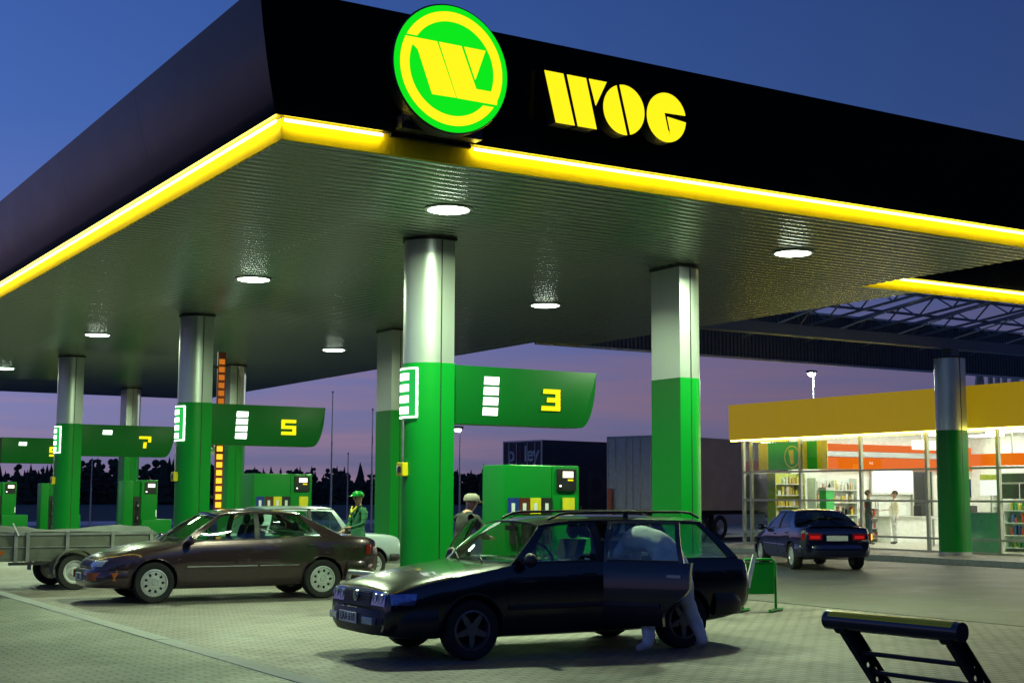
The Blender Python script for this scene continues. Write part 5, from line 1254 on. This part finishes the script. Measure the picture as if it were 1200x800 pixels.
# ------------------------------------------------------------------ lorry trailers, lamps, flagpoles, woods
M_navy = mat('navy_tarpaulin', (.012, .014, .03), .5, bump=.3, bscale=3); M_tbox = mat('beige_box', (.50, .34, .21), .55, var=.12, nscale=1.5); M_tbf = mat('grey_box_front', (.52, .48, .42), .5)
M_txt = mat('grey_lettering', (.42, .44, .5), .5); M_redl = mat('red_lettering', (.22, .02, .05), .5)
def lorry(loc, rz, L, label, m, mend, txt):
    t = thing('lorry_trailer', loc, label, 'lorry trailer', 'lorry trailers parked beyond the forecourt', world=False, rz=rz)
    # local: end doors at x=0 facing -x, box runs to +x
    bx = MB().box(0, L, -1.25, 1.25, 1.15, 4.0).build('box_body', m, t, bevel=.03)
    for sd in (-1, 1):
        dr = MB().box(-.03, -.001, .02 if sd > 0 else -1.2, 1.2 if sd > 0 else -.02, 1.2, 3.93).build('end_door', mend, t)
        for yy_ in (.35, .85): MB().tube([(-.055, sd*yy_, 1.22), (-.055, sd*yy_, 3.9)], .018, 6).build('lock_rod', M_steel, dr)
    for sd in (-1, 1): MB().box(-.045, -.002, sd*1.235-.03, sd*1.235+.03, 1.15, 4.0).build('corner_post', M_steel, t)
    MB().box(-.045, -.002, -1.2, 1.2, 3.94, 4.0).build('top_rail', M_steel, t)
    MB().box(.2, L-.1, -.5, .5, .85, 1.149).build('chassis', M_black, t)
    for sd in (-1, 1):
        MB().box(-.06, .02, sd*1.0-.15, sd*1.0+.15, .75, .90).build('tail_light', M_red, t)
        MB().box(3.6, L-4.2, sd*1.2-.02, sd*1.2+.02, .55, 1.0).build('side_guard', M_steel, t)
        for ax in (1.5, 2.75, 4.0):
            M = Matrix.Translation((ax, sd*1.08, .5)) @ Matrix.Rotation(R(-90*sd), 4, 'X')
            w = MB().lathe([(.30, -.15), (.30, .12), (.12, .05), (.10, .13), (.01, .13)], M, 20).build('wheel', M_steel, t, smooth=35)
            MB().lathe([(.30, -.16), (.46, -.17), (.5, -.12), (.5, .12), (.46, .17), (.30, .16)], M, 24, closed=True).build('tyre', M_rubber, w, smooth=40)
        for i in range(int(L/1.7)): MB().box(.4+1.7*i, .5+1.7*i, sd*1.252-.004, sd*1.252+.008, 1.18, 1.30).build('strap_buckle', M_steel, t)
    if txt:
        Mt = Matrix.Translation((-.034, .30, 3.15)) @ Matrix.Rotation(R(-90), 4, 'Z') @ Matrix.Rotation(R(90), 4, 'X')
        Mt0 = lambda y: Matrix.Translation((-.036, y, 3.42)) @ Matrix.Rotation(R(-90), 4, 'Z') @ Matrix.Rotation(R(90), 4, 'X')
        for ch, y in (('p', .72), ('l', -.22), ('e', -.50), ('y', -.88)): textmesh(ch, .92, Mt0(y), .003, bold=.012).build('letter', M_txt, t)
        Mo = Matrix.Translation((-.036, .28, 3.36)) @ Matrix.Rotation(R(90), 4, 'Y')
        MB().tube([Mo @ Vector((.20*math.cos(a), .20*math.sin(a), 0)) for a in np.linspace(.2, 5.2, 20)], .035, 6).build('swoosh', M_redl, t)
        # large faint letters on the long side
        Ms = lambda x: Matrix.Translation((x, -1.258, 2.35)) @ Matrix.Rotation(R(90), 4, 'X')
        M_fnt = mat('faint_lettering', (.03, .033, .05), .5); M_fr = mat('faint_red', (.06, .008, .02), .5)
        for ch, x in (('p', 3.0), ('l', 6.3), ('e', 7.6), ('y', 9.2)): textmesh(ch, 2.6, Ms(x), .003, bold=.03).build('large_letter', M_fnt, t)
        MB().tube([(4.7+.55*math.cos(a), -1.262, 2.2+.55*math.sin(a)) for a in np.linspace(.2, 5.4, 22)], .12, 6).build('large_swoosh', M_fr, t)
    return t
e1 = Vector((30.207, 51.291, 0)); e2 = Vector((31.258, 47.719, 0)); mid = (e1+e2)/2
lorry((30.9, 49.6, 0), R(8), 13.2, 'dark navy lorry trailer with grey and red lettering behind the first pump', M_navy, M_navy, True)
lorry((31.9, 43.2, 0), R(16), 11.5, 'beige box lorry trailer standing between the second column and the shop', M_tbox, M_tbf, False)
fl = thing('orange_marker', (31.8, 42.0, 0), 'tall orange marker board beside the beige lorry trailer', 'marker')
MB().box(31.45, 31.50, 44.05, 44.30, .9, 2.0).build('board', mat('orange_board', (.6, .12, .02), .5), fl); MB().box(31.46, 31.49, 44.15, 44.20, 0, .9).build('post', M_steel, fl)
def pole(p, h, r, name, label, cat, group=None, lamp=0):
    t = thing(name, (p[0], p[1], 0), label, cat, group, world=False)
    MB().tube([(0, 0, 0), (0, 0, h*.5), (0, 0, h)], [r, r*.8, r*.5], 8).build('pole', M_steel, t, smooth=60)
    MB().lathe([(r*2.2, 0), (r*2.2, .03), (r*1.1, .05)], Matrix(), 12).build('base', M_steel, t)
    if lamp:
        MB().box(-.35, .12, -.16, .16, h-.02, h+.12).build('lamp_head', M_black, t, bevel=.03)
        MB().ball((-.12, 0, h-.06), .19, .15, .12, 12, 8).build('lamp_bulb', emis('flood_%d' % lamp, (.92, 1., .94), lamp), t)
    else:
        MB().ball((0, 0, h+.04), r*1.1, n=8, m=6).build('finial', M_steel, t)
    return t
pole((28.79, 64.28), 6.8, .055, 'flagpole', 'tallest bare flagpole beyond the maroon saloon, left of the other two', 'flagpole', 'bare flagpoles beyond the forecourt')
pole((29.64, 64.17), 3.75, .045, 'flagpole', 'shortest bare flagpole, between the two taller ones', 'flagpole', 'bare flagpoles beyond the forecourt')
pole((30.56, 63.32), 5.95, .055, 'flagpole', 'bare flagpole just left of the dark column', 'flagpole', 'bare flagpoles beyond the forecourt')
pole((34.35, 61.11), 5.05, .05, 'street_lamp', 'small lit street lamp under the sign with 3', 'lamp', lamp=14)
pole((18.69, 70.9), 3.4, .05, 'flagpole', 'thin pale pole far off between the two left columns', 'flagpole', 'bare flagpoles beyond the forecourt')
fl2 = pole((49.31, 51.59), 7.9, .07, 'flood_lamp', 'brightly lit floodlight on a pole above the shop roof', 'lamp', lamp=60)
d_ = bpy.data.lights.new('flood_lamp_light', 'POINT'); d_.energy = 2600; d_.color = (.9, 1, .92); d_.shadow_soft_size = .15
l_ = bpy.data.objects.new('lamp', d_); COL.objects.link(l_); l_.parent = fl2; l_.location = (-.15, 0, 7.5)
# far strip of road and grass bank
M_grass = mat('night_grass', (.03, .045, .02), .95, var=.3, nscale=.3, bump=.8, bscale=8)
sheet('far_verge', -300, 700, 92, 1400, .004, M_grass)
sheet('far_road', -300, 700, 78, 90, .006, mat('road_surface', (.09, .09, .09), .35, var=.15, nscale=.4))
# woods: many small conifer and birch crowns, one mass
rnd = random.Random(11)
def woods(xs, yf, hs, name, label):
    wb = MB()
    for i, x0 in enumerate(xs):
        x = x0+rnd.uniform(-.9, .9); y = yf(x)+rnd.uniform(-12, 12); h = rnd.uniform(*hs)*(1.0+.12*math.sin(i*.07)+.10*math.sin(i*.021+1))
        n_ = 6
        if rnd.random() < .62:
            for k_ in range(4):
                z0 = h*(.06+.2*k_); z1 = h*(.45+.2*k_) if k_ < 3 else h; r0 = h*.24*(1-.22*k_)
                wb.add([(x+r0*math.cos(2*PI*j/n_+k_)*rnd.uniform(.7, 1.2), y+r0*math.sin(2*PI*j/n_+k_), z0+rnd.uniform(-.3, .3)) for j in range(n_)]+[(x, y, z1)], [(j, (j+1) % n_, n_) for j in range(n_)])
        else:
            for k_ in range(24):
                a = rnd.uniform(0, 6.28); q = rnd.uniform(0, h*.27); c_ = (x+q*math.cos(a), y+q*math.sin(a), h*rnd.uniform(.18, .90)); wb.ball(c_, h*rnd.uniform(.05, .10), h*.08, h*rnd.uniform(.04, .085), 5, 4)
        wb.box(x-.12, x+.12, y-.12, y+.12, 0, h*.4)
    xa_, xb_ = min(xs), max(xs); hm = (hs[0]+hs[1])/2; rows = [[], [], []]
    for q in np.arange(xa_, xb_, 1.3):
        hh = hm*(.50+.16*math.sin(q*.11)+.08*math.sin(q*.37))+rnd.uniform(-.6, .6); yy_ = yf(q)+8
        rows[0].append((q, yy_, 0)); rows[1].append((q+rnd.uniform(-.3, .3), yy_+1.2, hh*.8)); rows[2].append((q+rnd.uniform(-.5, .5), yy_+2.5, hh))
    wb.grid(rows)
    o = wb.build(name, mat('dark_foliage', (.02, .03, .015), .95, var=.4, nscale=.5)); tag(o, label, 'woods', kind='stuff')
woods([-320+i*.85 for i in range(900)], lambda x: 262, (5.4, 8.0), 'far_woods', 'dark line of far woods along the horizon')
woods([-120+i*.7 for i in range(420)], lambda x: 285, (6.4, 8.6), 'far_woods', 'second dark row of far woods along the horizon')
woods([-70+i*1.7 for i in range(95)], lambda x: -42, (13, 19), 'unseen_woods', 'unseen dark woods added behind the camera to darken reflections')  # added out of view: darkens reflections and blocks low sky light
